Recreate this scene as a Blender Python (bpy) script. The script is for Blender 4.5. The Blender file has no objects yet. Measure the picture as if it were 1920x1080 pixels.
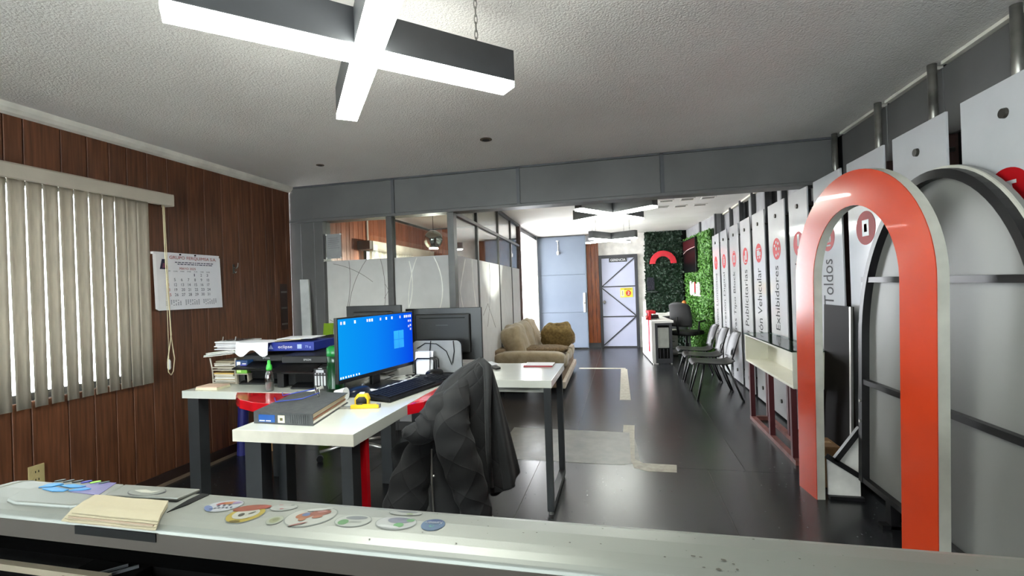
import bpy, math, random
from mathutils import Vector, Matrix, noise
R_ = random.Random(7)
S = bpy.context.scene
COL = S.collection
PI = math.pi
# ------------------------------------------------------------------ camera
YAW, PITCH, ROLL, FPX = 0.2264, 0.0024, 0.0339, 886.34
cy, sy, cp, sp, cr, sr = math.cos(YAW), math.sin(YAW), math.cos(PITCH), math.sin(PITCH), math.cos(ROLL), math.sin(ROLL)
fwd0 = Vector((-sy, cy, 0)); right0 = Vector((cy, sy, 0)); up0 = Vector((0, 0, 1))
fwd = fwd0*cp + up0*sp; up1 = up0*cp - fwd0*sp
rgt = right0*cr - up1*sr; up = up1*cr + right0*sr
cam_d = bpy.data.cameras.new('camera'); cam = bpy.data.objects.new('camera', cam_d); COL.objects.link(cam)
m3 = Matrix((rgt, up, -fwd)).transposed()
cam.matrix_world = Matrix.Translation((0, 0, 1.35)) @ m3.to_4x4()
cam_d.sensor_width = 36.0; cam_d.sensor_fit = 'HORIZONTAL'; cam_d.lens = FPX/1920*36.0
cam_d.clip_start = 0.05; cam_d.clip_end = 200
S.camera = cam
# ------------------------------------------------------------------ world, exposure
W = bpy.data.worlds.new('sky'); S.world = W; W.use_nodes = True
SKY_STRENGTH = 9.5
bg = W.node_tree.nodes['Background']; bg.inputs[0].default_value = (0.93, 0.96, 1.0, 1); bg.inputs[1].default_value = SKY_STRENGTH
LAMP_NEAR = 17.0
LAMP_FAR = 11.0
S.view_settings.view_transform = 'Standard'; S.view_settings.look = 'None'
S.view_settings.gamma = 1.0; S.view_settings.use_curve_mapping = False
S.view_settings.exposure = 2.0
S.cycles.max_bounces = 10; S.cycles.diffuse_bounces = 5; S.cycles.glossy_bounces = 4
S.cycles.transmission_bounces = 6; S.cycles.transparent_max_bounces = 12
S.cycles.caustics_reflective = False; S.cycles.caustics_refractive = False
S.cycles.sample_clamp_indirect = 6.0
S.cycles.use_denoising = True

# ------------------------------------------------------------------ helpers
def lin(h):
    h = h.lstrip('#'); out = []
    for i in (0, 2, 4):
        c = int(h[i:i+2], 16)/255
        out.append(c/12.92 if c <= 0.04045 else ((c+0.055)/1.055)**2.4)
    return (*out, 1.0)

MATS = {}
def mat(name, color='#808080', rough=0.5, metal=0.0, var=0.06, vscale=8.0, stretch=(1, 1, 1), bump=0.0, bscale=40.0,
        emit=0.0, spec=0.5, coat=0.0, trans=0.0, alpha=1.0, color2=None, detail=4.0, sheen=0.0, rvar=0.0, objrand=0.0, translucent=0.0):
    if name in MATS: return MATS[name]
    m = bpy.data.materials.new(name); m.use_nodes = True
    nt = m.node_tree; N = nt.nodes; L = nt.links
    b = N['Principled BSDF']; c = lin(color)
    b.inputs['Roughness'].default_value = rough; b.inputs['Metallic'].default_value = metal
    b.inputs['Specular IOR Level'].default_value = spec; b.inputs['Coat Weight'].default_value = coat
    b.inputs['Transmission Weight'].default_value = trans; b.inputs['Alpha'].default_value = alpha
    b.inputs['Sheen Weight'].default_value = sheen
    tc = N.new('ShaderNodeTexCoord'); mp = N.new('ShaderNodeMapping'); mp.inputs['Scale'].default_value = stretch
    L.new(tc.outputs['Object'], mp.inputs['Vector'])
    nz = N.new('ShaderNodeTexNoise'); nz.inputs['Scale'].default_value = vscale; nz.inputs['Detail'].default_value = detail
    L.new(mp.outputs[0], nz.inputs['Vector'])
    rp = N.new('ShaderNodeValToRGB')
    if color2: a, d = c, lin(color2)
    else:
        a = tuple(max(0, x*(1-var*2)) for x in c[:3])+(1,); d = tuple(min(1, x*(1+var*2)) for x in c[:3])+(1,)
    rp.color_ramp.elements[0].position = 0.32; rp.color_ramp.elements[1].position = 0.68
    rp.color_ramp.elements[0].color = a; rp.color_ramp.elements[1].color = d
    L.new(nz.outputs['Fac'], rp.inputs[0])
    src = rp.outputs[0]
    if objrand:
        oi = N.new('ShaderNodeObjectInfo'); hs = N.new('ShaderNodeHueSaturation')
        mr = N.new('ShaderNodeMapRange'); mr.inputs[3].default_value = 1-objrand; mr.inputs[4].default_value = 1+objrand
        L.new(oi.outputs['Random'], mr.inputs[0]); L.new(mr.outputs[0], hs.inputs['Value']); L.new(src, hs.inputs['Color'])
        src = hs.outputs[0]
    L.new(src, b.inputs['Base Color'])
    if rvar:
        mr2 = N.new('ShaderNodeMapRange'); mr2.inputs[3].default_value = max(0, rough-rvar); mr2.inputs[4].default_value = min(1, rough+rvar)
        L.new(nz.outputs['Fac'], mr2.inputs[0]); L.new(mr2.outputs[0], b.inputs['Roughness'])
    if emit:
        L.new(src, b.inputs['Emission Color']); b.inputs['Emission Strength'].default_value = emit
    if bump:
        n2 = N.new('ShaderNodeTexNoise'); n2.inputs['Scale'].default_value = bscale; n2.inputs['Detail'].default_value = 3
        L.new(mp.outputs[0], n2.inputs['Vector'])
        bp = N.new('ShaderNodeBump'); bp.inputs['Strength'].default_value = bump; bp.inputs['Distance'].default_value = 0.01
        L.new(n2.outputs['Fac'], bp.inputs['Height']); L.new(bp.outputs[0], b.inputs['Normal'])
    if translucent:
        tr = N.new('ShaderNodeBsdfTranslucent'); mx = N.new('ShaderNodeMixShader'); mx.inputs[0].default_value = translucent
        L.new(src, tr.inputs[0]); L.new(b.outputs[0], mx.inputs[1]); L.new(tr.outputs[0], mx.inputs[2])
        L.new(mx.outputs[0], N['Material Output'].inputs[0])
    MATS[name] = m
    return m

def glass_mat(name, color='#ffffff', gloss=0.06, rough=0.02):
    """thin sheet glass: mostly clear, with a mirror share that grows at grazing angles"""
    if name in MATS: return MATS[name]
    m = bpy.data.materials.new(name); m.use_nodes = True
    nt = m.node_tree; N = nt.nodes; L = nt.links; N.remove(N['Principled BSDF'])
    t = N.new('ShaderNodeBsdfTransparent'); g = N.new('ShaderNodeBsdfGlossy'); g.inputs['Roughness'].default_value = rough
    tc = N.new('ShaderNodeTexCoord'); nz = N.new('ShaderNodeTexNoise'); nz.inputs['Scale'].default_value = 3
    rp = N.new('ShaderNodeValToRGB'); c = lin(color)
    rp.color_ramp.elements[0].color = tuple(x*0.96 for x in c[:3])+(1,); rp.color_ramp.elements[1].color = c
    L.new(tc.outputs['Object'], nz.inputs[0]); L.new(nz.outputs[0], rp.inputs[0]); L.new(rp.outputs[0], t.inputs[0])
    lw = N.new('ShaderNodeLayerWeight'); lw.inputs[0].default_value = 0.35
    mr = N.new('ShaderNodeMapRange'); mr.inputs[3].default_value = gloss; mr.inputs[4].default_value = 0.85
    L.new(lw.outputs['Fresnel'], mr.inputs[0])
    mx = N.new('ShaderNodeMixShader'); L.new(mr.outputs[0], mx.inputs[0]); L.new(t.outputs[0], mx.inputs[1]); L.new(g.outputs[0], mx.inputs[2])
    L.new(mx.outputs[0], N['Material Output'].inputs[0])
    MATS[name] = m
    return m

ROOT = {}
def tag(o, label=None, cat=None, group=None, kind=None):
    if label: o['label'] = label
    if cat: o['category'] = cat
    if group: o['group'] = group
    if kind: o['kind'] = kind
    return o
def thing(name, label, cat, loc=(0, 0, 0), rotz=0.0, group=None, kind=None):
    o = bpy.data.objects.new(name, None); COL.objects.link(o)
    o.empty_display_size = 0.1; o.location = loc; o.rotation_euler = (0, 0, rotz)
    ROOT[o.name] = Matrix.Translation(loc) @ Matrix.Rotation(rotz, 4, 'Z')
    return tag(o, label, cat, group, kind)
def struct(name, loc=(0, 0, 0), rotz=0.0):
    return thing(name, None, None, loc, rotz, kind='structure')
def copy_tree(o, parent=None):
    c = o.copy(); COL.objects.link(c); c.parent = parent
    if o.name in ROOT: ROOT[c.name] = ROOT[o.name].copy()
    for ch in list(o.children): copy_tree(ch, c)
    return c

class MB:
    """collects shapes; build() links them as ONE mesh object. Coordinates are world unless local=True."""
    def __init__(s): s.v = []; s.f = []; s.mi = []; s.m = 0
    def add(s, verts, faces):
        b = len(s.v); s.v += [Vector(p) for p in verts]
        for f in faces: s.f.append([b+i for i in f]); s.mi.append(s.m)
        return s
    def box(s, x0, x1, y0, y1, z0, z1):
        return s.add([(x, y, z) for z in (z0, z1) for y in (y0, y1) for x in (x0, x1)],
                     [(0, 2, 3, 1), (4, 5, 7, 6), (0, 1, 5, 4), (2, 6, 7, 3), (0, 4, 6, 2), (1, 3, 7, 5)])
    def frame(s, o, ax, ay, az):
        """box from corner o along three edge vectors"""
        o, ax, ay, az = map(Vector, (o, ax, ay, az))
        return s.add([o+ax*i+ay*j+az*k for k in (0, 1) for j in (0, 1) for i in (0, 1)],
                     [(0, 2, 3, 1), (4, 5, 7, 6), (0, 1, 5, 4), (2, 6, 7, 3), (0, 4, 6, 2), (1, 3, 7, 5)])
    def bar(s, p, q, w, h, upv=(0, 0, 1)):
        p, q, upv = Vector(p), Vector(q), Vector(upv)
        d = (q-p); a = d.cross(upv)
        if a.length < 1e-6: a = d.cross(Vector((1, 0, 0)))
        a.normalize(); u = a.cross(d).normalized()
        return s.frame(p-a*w/2-u*h/2, d, a*w, u*h)
    def cyl(s, p, q, r0, r1=None, n=14, caps=True):
        r1 = r0 if r1 is None else r1
        p, q = Vector(p), Vector(q); d = (q-p).normalized()
        a = d.orthogonal().normalized(); b = d.cross(a); vs = []
        for c, r in ((p, r0), (q, r1)):
            for i in range(n):
                t = 2*PI*i/n; vs.append(c+a*math.cos(t)*r+b*math.sin(t)*r)
        fs = [(i, (i+1) % n, n+(i+1) % n, n+i) for i in range(n)]
        if caps: fs += [tuple(range(n-1, -1, -1)), tuple(range(n, 2*n))]
        return s.add(vs, fs)
    def tube(s, pts, r, n=8, closed=False):
        pts = [Vector(p) for p in pts]; k = len(pts); rs = r if isinstance(r, (list, tuple)) else [r]*k; vs = []
        a = None
        for i, p in enumerate(pts):
            if closed: d = pts[(i+1) % k]-pts[i-1]
            else: d = pts[min(i+1, k-1)]-pts[max(i-1, 0)]
            if d.length < 1e-9: d = Vector((0, 0, 1))
            d.normalize()
            if a is None: a = d.orthogonal().normalized()
            else:
                a = a-d*a.dot(d)
                a = a.normalized() if a.length > 1e-6 else d.orthogonal().normalized()
            b = d.cross(a)
            for j in range(n):
                t = 2*PI*j/n; vs.append(p+a*math.cos(t)*rs[i]+b*math.sin(t)*rs[i])
        fs = []
        for i in range(k if closed else k-1):
            o0, o1 = i*n, ((i+1) % k)*n
            for j in range(n): fs.append((o0+j, o0+(j+1) % n, o1+(j+1) % n, o1+j))
        if not closed: fs += [tuple(range(n-1, -1, -1)), tuple(range((k-1)*n, k*n))]
        return s.add(vs, fs)
    def lathe(s, prof, c, n=24):
        c = Vector(c); vs = []; k = len(prof)
        for r, z in prof:
            for j in range(n): vs.append(c+Vector((r*math.cos(2*PI*j/n), r*math.sin(2*PI*j/n), z)))
        fs = [(i*n+j, i*n+(j+1) % n, (i+1)*n+(j+1) % n, (i+1)*n+j) for i in range(k-1) for j in range(n)]
        fs += [tuple(range(n-1, -1, -1)), tuple(range((k-1)*n, k*n))]
        return s.add(vs, fs)
    def prism(s, poly, d):
        """extrude a 3D polygon by vector d"""
        poly = [Vector(p) for p in poly]; d = Vector(d); n = len(poly)
        return s.add(poly+[p+d for p in poly], [tuple(range(n-1, -1, -1)), tuple(range(n, 2*n))]+[(i, (i+1) % n, n+(i+1) % n, n+i) for i in range(n)])
    def strip(s, A, B, d, closed=False):
        """solid band between two outlines A and B, extruded by d"""
        A = [Vector(p) for p in A]; B = [Vector(p) for p in B]; d = Vector(d); n = len(A)
        vs = A+B+[p+d for p in A]+[p+d for p in B]; fs = []
        for i in range(n if closed else n-1):
            j = (i+1) % n
            fs += [(i, n+i, n+j, j), (2*n+i, 2*n+j, 3*n+j, 3*n+i), (i, j, 2*n+j, 2*n+i), (n+i, 3*n+i, 3*n+j, n+j)]
        if not closed: fs += [(0, 2*n, 3*n, n), (n-1, 2*n-1, 4*n-1, 3*n-1)]
        return s.add(vs, fs)
    def grid(s, fn, nu, nv, cu=False, skip=None):
        vs = [fn(i/(nu if cu else nu-1), j/(nv-1)) for j in range(nv) for i in range(nu)]
        fs = []
        for j in range(nv-1):
            for i in range(nu if cu else nu-1):
                if skip and skip(i, j): continue
                k = (i+1) % nu
                fs.append((j*nu+i, j*nu+k, (j+1)*nu+k, (j+1)*nu+i))
        return s.add(vs, fs)
    def blob(s, c, size, e=0.5, rot=None, amp=0.0, freq=4.0, n=28, seed=0.0):
        """superellipsoid cushion; amp wrinkles it"""
        c = Vector(c); sx, sy_, sz = size; m = rot or Matrix.Identity(3)
        def pw(x): return math.copysign(abs(x)**e, x)
        def fn(u, v):
            th = 2*PI*u; ph = PI*(v-0.5)*0.998
            p = Vector((sx*pw(math.cos(ph))*pw(math.cos(th)), sy_*pw(math.cos(ph))*pw(math.sin(th)), sz*pw(math.sin(ph))))
            if amp:
                q = p*freq+Vector((seed, seed*1.7, 0)); p += p.normalized()*amp*noise.noise(q)
            return c+m@p
        return s.grid(fn, n, n//2+1, cu=True)
    def ellipse(s, o, ax, ay, n=28, d=(0, 0, 0.0006)):
        o, ax, ay = Vector(o), Vector(ax), Vector(ay)
        return s.prism([o+ax*math.cos(2*PI*i/n)+ay*math.sin(2*PI*i/n) for i in range(n)], d)
    def build(s, name, mats, parent=None, bev=0.0, smooth=False, local=False, solid=0.0, sub=0, label=None, kind=None, seg=2):
        me = bpy.data.meshes.new(name)
        vs = s.v
        if parent is not None and not local:
            r = parent
            while r.parent: r = r.parent
            mi = ROOT.get(r.name, Matrix.Identity(4)).inverted(); vs = [mi @ p for p in vs]
        me.from_pydata([tuple(p) for p in vs], [], s.f)
        if not isinstance(mats, (list, tuple)): mats = [mats]
        for m in mats: me.materials.append(m)
        if len(mats) > 1: me.polygons.foreach_set('material_index', s.mi)
        if smooth: me.polygons.foreach_set('use_smooth', [True]*len(me.polygons))
        me.update()
        o = bpy.data.objects.new(name, me); COL.objects.link(o); o.parent = parent
        if solid:
            md = o.modifiers.new('solid', 'SOLIDIFY'); md.thickness = solid; md.offset = 0
        if sub:
            md = o.modifiers.new('sub', 'SUBSURF'); md.levels = sub; md.render_levels = sub
        if bev:
            md = o.modifiers.new('bevel', 'BEVEL'); md.width = bev; md.segments = seg; md.limit_method = 'ANGLE'; md.angle_limit = 0.6
        if label: o['label'] = label
        if kind: o['kind'] = kind
        return o
def box(name, x0, x1, y0, y1, z0, z1, m, parent=None, **k):
    return MB().box(x0, x1, y0, y1, z0, z1).build(name, m, parent, **k)

def text(name, s, o, rd, ud, w, h, m, parent, depth=0.0008, local=False):
    """flat lettering filling a w x h rectangle whose lower left corner is o (rd reading direction, ud up)"""
    cu = bpy.data.curves.new('lettering', 'FONT'); cu.body = s; cu.resolution_u = 3
    t = bpy.data.objects.new('lettering', cu); COL.objects.link(t)
    dg = bpy.context.evaluated_depsgraph_get()
    me0 = bpy.data.meshes.new_from_object(t.evaluated_get(dg))
    vs = [v.co.copy() for v in me0.vertices]; fs = [list(p.vertices) for p in me0.polygons]
    bpy.data.objects.remove(t); bpy.data.curves.remove(cu); bpy.data.meshes.remove(me0)
    x0, x1 = min(v.x for v in vs), max(v.x for v in vs); y0, y1 = min(v.y for v in vs), max(v.y for v in vs)
    o, rd, ud = Vector(o), Vector(rd), Vector(ud); nd = rd.cross(ud).normalized()*depth
    b = MB(); b.add([o+rd*((v.x-x0)/(x1-x0)*w)+ud*((v.y-y0)/(y1-y0)*h)+nd for v in vs], fs)
    return b.build(name, m, parent, local=local)

def arc(c, r, a0, a1, n, ax, ay):
    c, ax, ay = Vector(c), Vector(ax), Vector(ay)
    return [c+ax*(math.cos(a0+(a1-a0)*i/n)*r)+ay*(math.sin(a0+(a1-a0)*i/n)*r) for i in range(n+1)]
# ------------------------------------------------------------------ materials of the shell
H = 2.48
M_wood = mat('wood_panelling', '#4d2b19', 0.45, vscale=6, stretch=(9, 9, 0.5), color2='#77492f', detail=8, objrand=0.16, bump=0.08, bscale=30)
M_woodo = mat('wood_panelling_office', '#8a4c34', 0.45, vscale=6, stretch=(9, 9, 0.5), color2='#ad6a4c', detail=8, objrand=0.22)
M_woodc = mat('wood_column', '#6b2f14', 0.4, vscale=7, stretch=(7, 7, 0.5), color2='#a4561f', detail=8, objrand=0.15)
M_dark = mat('dark_gap', '#15120f', 0.9)
M_stucco = mat('stucco_ceiling', '#e2ddd8', 0.95, vscale=1.3, color2='#ebe7e2', bump=0.7, bscale=105)
M_ceil = mat('white_ceiling', '#dedbd6', 0.9, vscale=1.0, color2='#efedea', bump=0.15, bscale=50)
M_trimw = mat('old_white_trim', '#e2ddd2', 0.6, bump=0.1)
M_steel = mat('gray_sheet_metal', '#595857', 0.5, vscale=2.5, color2='#636261', bump=0.05, bscale=14)
M_steeld = mat('dark_gray_steel', '#4c4d50', 0.45)
M_pipe = mat('bare_steel_pipe', '#83807a', 0.35, metal=0.7, var=0.2)
M_black = mat('black_backing', '#060606', 0.8, spec=0.2)
M_white = mat('white_wall_paint', '#e9e6e1', 0.7, bump=0.04)
M_floor = mat('black_vinyl', '#202124', 0.25, vscale=3, color2='#26272a', detail=12, rvar=0.015, bump=0.015, bscale=220)
M_slab = mat('bare_concrete', '#6d6a62', 0.7, vscale=7, color2='#86827a', detail=8, bump=0.2)
M_patch = mat('worn_grey_patch', '#55554f', 0.36, vscale=9, color2='#77756c', detail=9, rvar=0.1)
M_tape = mat('beige_filler', '#8f897b', 0.5, vscale=20, color2='#aaa495', detail=8, bump=0.15)
M_ground = mat('outside_ground', '#c9c5bd', 0.9)
M_glass = glass_mat('clear_glass', '#eef3f2', 0.05)
M_frost = mat('frosted_film', '#d8d8da', 0.6, translucent=0.6, var=0.02)
M_alu = mat('aluminium_frame', '#5a5958', 0.4, metal=0.4)
M_brownpost = mat('brown_post', '#55403a', 0.5, var=0.15)

def add_specks(m, col, scale, size):
    nt = m.node_tree; N = nt.nodes; L = nt.links; b = N['Principled BSDF']; src = b.inputs['Base Color'].links[0].from_socket
    tc = N.new('ShaderNodeTexCoord'); v = N.new('ShaderNodeTexVoronoi'); v.inputs['Scale'].default_value = scale; L.new(tc.outputs['Object'], v.inputs['Vector'])
    mr = N.new('ShaderNodeMapRange'); mr.inputs[1].default_value = size; mr.inputs[2].default_value = size*0.6; L.new(v.outputs['Distance'], mr.inputs[0])
    n2 = N.new('ShaderNodeTexNoise'); n2.inputs['Scale'].default_value = scale*0.35; L.new(tc.outputs['Object'], n2.inputs['Vector'])
    gt = N.new('ShaderNodeMath'); gt.operation = 'GREATER_THAN'; gt.inputs[1].default_value = 0.56; L.new(n2.outputs['Fac'], gt.inputs[0])
    mu = N.new('ShaderNodeMath'); mu.operation = 'MULTIPLY'; L.new(mr.outputs[0], mu.inputs[0]); L.new(gt.outputs[0], mu.inputs[1])
    mx = N.new('ShaderNodeMix'); mx.data_type = 'RGBA'; L.new(mu.outputs[0], mx.inputs['Factor']); L.new(src, mx.inputs['A']); mx.inputs['B'].default_value = lin(col); L.new(mx.outputs['Result'], b.inputs['Base Color'])
add_specks(M_floor, '#6a6c70', 28, 0.13)
# outside ground, seen bright through the side doorway
g = MB().box(-9, -3.5, -4, 13, -0.12, -0.02).build('ground', M_ground); tag(g, kind='structure')
g = MB().box(-3.5, -1.86, 8.15, 13, -0.12, -0.02).build('ground', M_ground); tag(g, kind='structure')

# floor: slab with vinyl sheets as its pieces
fl = struct('floor', (0, 0, 0))
MB().box(-3.4, 1.8, -3.0, 10.75, -0.10, -0.004).build('slab', M_slab, fl)
ys = [-2.9, 0.9, 3.64, 7.93, 10.62]
xs = {0: [-3.34, -1.9, -0.66, 0.577, 1.75], 1: [-3.34, -1.9, -0.66, 0.567, 1.75], 2: [-3.34, -1.72, -0.45, 0.822, 1.75], 3: [-3.34, -1.72, -0.45, 0.80, 1.75]}
for j in range(4):
    for i in range(4):
        box('vinyl_sheet', xs[j][i]+0.0015, xs[j][i+1]-0.0015, ys[j]+0.0015, ys[j+1]-0.0015, -0.004, 0, M_floor, fl)
def patch(name, poly, m, h=0.0015):
    MB().prism([(x, y, 0) for x, y in poly], (0, 0, h)).build(name, m, fl)
patch('worn_patch', [(-1.06, 3.66), (-0.5, 3.65), (-0.05, 3.64), (0.10, 3.70), (0.085, 4.10), (0.06, 4.45), (-0.3, 4.47), (-0.64, 4.48), (-1.06, 4.5)], M_patch, 0.001)
patch('filler_strip', [(-0.026, 4.46), (0.075, 4.44), (0.084, 4.69), (-0.02, 4.69)], M_tape)
patch('filler_strip', [(0.06, 3.78), (0.12, 3.70), (0.36, 3.695), (0.345, 3.55), (0.146, 3.545), (0.05, 3.60), (0.03, 3.75), (0.03, 4.44), (0.075, 4.44)], M_tape)
patch('filler_strip', [(-0.058, 5.71), (0.07, 5.72), (0.055, 7.83), (-0.045, 7.83)], M_tape)
patch('filler_strip', [(-0.72, 7.83), (0.03, 7.84), (0.03, 7.93), (-0.72, 7.93)], M_tape)

# ceilings
c = MB().box(-3.45, 1.8, -3.0, 4.33, H, H+0.1).build('ceiling', M_stucco); tag(c, kind='structure')
cf = MB().box(-3.45, 1.8, 4.33, 10.75, H, H+0.1).build('ceiling', M_ceil); tag(cf, kind='structure')
for i, (x, y, r) in enumerate(((-0.95, 3.42, 0.030), (-2.50, 3.62, 0.022))):
    MB().lathe([(r, 0), (r*1.5, 0.002), (r*1.5, 0.006), (0.001, 0.006)], (x, y, H-0.006)).build('hole_ring', mat('rusty_ring', '#5a4a3c', 0.8), c)
    MB().lathe([(r*0.9, 0), (r*0.9, 0.002)], (x, y, H-0.0075)).build('hole', M_dark, c)

# left wall: backing with a window opening, wood planks as its pieces
WY0, WY1, WZ0, WZ1 = -0.4, 2.67, 0.80, 2.09
def plank_wall(name, y0, y1, win, m, wmin, wmax, top=2.44, rnd=None):
    w = struct(name, (-3.33, y0, 0)); b = MB(); wy0, wy1, wz0, wz1 = win
    b.box(-3.45, -3.328, y0, wy0, 0, H); b.box(-3.45, -3.328, wy1, y1, 0, H)
    b.box(-3.45, -3.328, wy0, wy1, 0, wz0); b.box(-3.45, -3.328, wy0, wy1, wz1, H)
    b.build('backing', M_dark, w)
    y = y0
    while y < y1-0.01:
        d = min(rnd.uniform(wmin, wmax), y1-y)
        a, e = y+0.002, y+d-0.002
        px = -3.328+0.016+rnd.uniform(-0.001, 0.001)
        if e < wy0 or a > wy1: box('plank', -3.328, px, a, e, 0.07, top, m, w, bev=0.003, seg=1)
        else:
            box('plank', -3.328, px, a, e, 0.07, wz0, m, w, bev=0.003, seg=1)
            box('plank', -3.328, px, a, e, wz1, top, m, w, bev=0.003, seg=1)
        y += d
    return w
wq = plank_wall('wall_left', -2.9, -0.75, (-2.75, -0.85, 0.45, 2.25), M_wood, 0.075, 0.19, rnd=random.Random(8))
wl = plank_wall('wall_left', -0.75, 4.25, (WY0, WY1, WZ0, WZ1), M_wood, 0.075, 0.19, rnd=random.Random(3))
wo = plank_wall('wall_left', 4.40, 8.0, (5.78, 7.6, 0.80, 1.98), M_woodo, 0.075, 0.13, rnd=random.Random(5))
def window(name, y0, y1, z0, z1, nm):
    w = struct(name, (-3.40, y0, z0)); b = MB()
    t = 0.04
    b.box(-3.43, -3.38, y0, y1, z0, z0+t); b.box(-3.43, -3.38, y0, y1, z1-t, z1)
    b.box(-3.43, -3.38, y0, y0+t, z0+t, z1-t); b.box(-3.43, -3.38, y1-t, y1, z0+t, z1-t)
    b.build('frame', M_alu, w)
    for k in range(1, nm): 
        yy = y0+(y1-y0)*k/nm
        box('mullion', -3.425, -3.385, yy-0.015, yy+0.015, z0+t, z1-t, M_alu, w)
    for k in range(nm):
        box('pane', -3.407, -3.403, y0+(y1-y0)*k/nm+0.02, y0+(y1-y0)*(k+1)/nm-0.02, z0+t, z1-t, M_glass, w)
window('window_1', WY0, WY1, WZ0, WZ1, 3)
window('fill_window_left', -2.75, -0.85, 0.45, 2.25, 2)  # unseen opening behind the camera, added to let in fill daylight
window('window_2', 5.78, 7.6, 0.80, 1.98, 2)
t = MB().prism([(-3.33, -1.6, H), (-3.33, -1.6, 2.425), (-3.31, -1.6, 2.422), (-3.285, -1.6, 2.432), (-3.265, -1.6, 2.452), (-3.258, -1.6, H)], (0, 5.85, 0)).build('trim_1', M_trimw, smooth=False)
tag(t, kind='structure')
t = MB().box(-3.33, -3.302, -1.6, 4.25, 0.0, 0.09).build('baseboard_left', mat('baseboard_wood', '#2c1a13', 0.5)); tag(t, kind='structure')
t = MB().prism([(-3.302, -1.6, 0), (-3.285, -1.6, 0), (-3.288, -1.6, 0.012), (-3.302, -1.6, 0.02)], (0, 5.85, 0)).build('trim_2', mat('quarter_round', '#6d5a48', 0.5)); tag(t, kind='structure')

# walls behind and beside the camera
wb = struct('wall_back', (0, -2.96, 0)); BW = (-3.1, -0.3, 0.9, 2.25)
for a in ((-3.45, BW[0], 0, H), (BW[1], 1.8, 0, H), (BW[0], BW[1], 0, BW[2]), (BW[0], BW[1], BW[3], H)): box('wall_piece', a[0], a[1], -3.02, -2.9, a[2], a[3], M_white, wb)
w4 = struct('fill_window_back', (-1.7, -2.96, 0.95)); b = MB()  # back wall window out of view, added as a source of fill daylight
for z in (BW[2], BW[3]-0.05): b.box(BW[0], BW[1], -2.99, -2.93, z, z+0.05)
for k in range(4): x = BW[0]+(BW[1]-BW[0]-0.05)*k/3; b.box(x, x+0.05, -2.99, -2.93, BW[2]+0.05, BW[3]-0.05)
b.build('frame', M_alu, w4)
for k in range(3): box('pane', BW[0]+0.04+0.92*k, BW[0]+0.94+0.92*k, -2.962, -2.956, BW[2]+0.04, BW[3]-0.04, M_glass, w4)

# ------------------------------------------------------------------ beam and partition
bm_ = struct('beam', (-3.36, 4.25, 2.11))
box('beam_core', -3.33, 1.72, 4.275, 4.40, 2.115, H, M_steeld, bm_)
vx = [-3.33, -2.148, -0.89, 0.378, 1.72]
for i in range(4):
    box('sheet_panel', vx[i]+0.014, vx[i+1]-0.014, 4.262, 4.275, 2.135, 2.462, M_steel, bm_, bev=0.003)
for x in vx[1:4]: box('joint_cover', x-0.016, x+0.016, 4.25, 4.275, 2.112, 2.475, M_steeld, bm_)
box('bottom_flange', -3.33, 1.72, 4.245, 4.41, 2.105, 2.13, M_steel, bm_)
box('top_flange', -3.33, 1.72, 4.25, 4.275, 2.462, 2.478, M_steeld, bm_)
pr = struct('partition_front', (-3.33, 4.25, 0))
box('pier_panel', -3.33, -3.20, 4.27, 4.38, 0, 2.105, M_steel, pr, bev=0.003)
box('pier_panel', -3.195, -3.04, 4.262, 4.38, 0, 2.105, M_steel, pr, bev=0.003)
box('pier_post', -3.035, -2.935, 4.255, 4.39, 0, 2.105, M_steel, pr, bev=0.003)
box('mullion', -2.24, -2.18, 4.27, 4.36, 0, 2.105, M_alu, pr, bev=0.003)
box('corner_post', -1.60, -1.535, 4.27, 4.36, 0, 2.105, M_alu, pr, bev=0.004)
box('bottom_rail', -2.935, -1.60, 4.28, 4.35, 0, 0.08, M_alu, pr)
box('glass_pane', -2.935, -2.24, 4.311, 4.319, 0.08, 2.105, M_glass, pr)
box('glass_pane', -2.18, -1.60, 4.311, 4.319, 0.08, 2.105, M_glass, pr)
box('frosted_film', -2.935, -2.242, 4.306, 4.309, 0.08, 1.70, M_frost, pr)
box('frosted_film', -2.178, -1.602, 4.306, 4.309, 0.08, 1.70, M_frost, pr)
M_lined = mat('film_cut_dark', '#6a6668', 0.3); M_linel = mat('film_cut_light', '#f4f3ee', 0.4)
def film_line(pts, m, par, w=0.004, y=4.3045):
    b = MB()
    for (x0, z0), (x1, z1) in zip(pts[:-1], pts[1:]): b.bar((x0, y, z0), (x1, y, z1), 0.002, w)
    b.build('film_line', m, par)
def curve(x0, z0, x1, z1, bulge, n=10):
    r = []
    for i in range(n+1):
        t = i/n; dx, dz = x1-x0, z1-z0; k = bulge*4*t*(1-t)
        r.append((x0+dx*t-dz*k, z0+dz*t+dx*k))
    return r
film_line(curve(-2.86, 1.67, -2.42, 1.47, 0.06), M_lined, pr)
film_line(curve(-2.48, 1.70, -2.70, 1.00, -0.10), M_lined, pr)
film_line(curve(-2.68, 1.69, -2.72, 1.20, 0.05), M_lined, pr)
film_line(curve(-2.33, 1.70, -2.31, 1.15, 0.06), M_lined, pr)
film_line([(-2.29, 1.45), (-2.25, 1.38), (-2.30, 1.30)], M_lined, pr, 0.003)
film_line([(-2.38, 1.22), (-2.52, 1.05)], M_lined, pr)
film_line(curve(-2.92, 1.10, -2.55, 0.98, -0.05), M_lined, pr)
film_line(curve(-2.02, 1.66, -2.15, 1.0, 0.12), M_linel, pr, 0.009)
film_line(curve(-1.94, 1.69, -2.02, 1.0, -0.08), M_linel, pr, 0.007)
film_line(curve(-1.76, 1.69, -1.78, 1.05, 0.14), M_linel, pr, 0.009)
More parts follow.
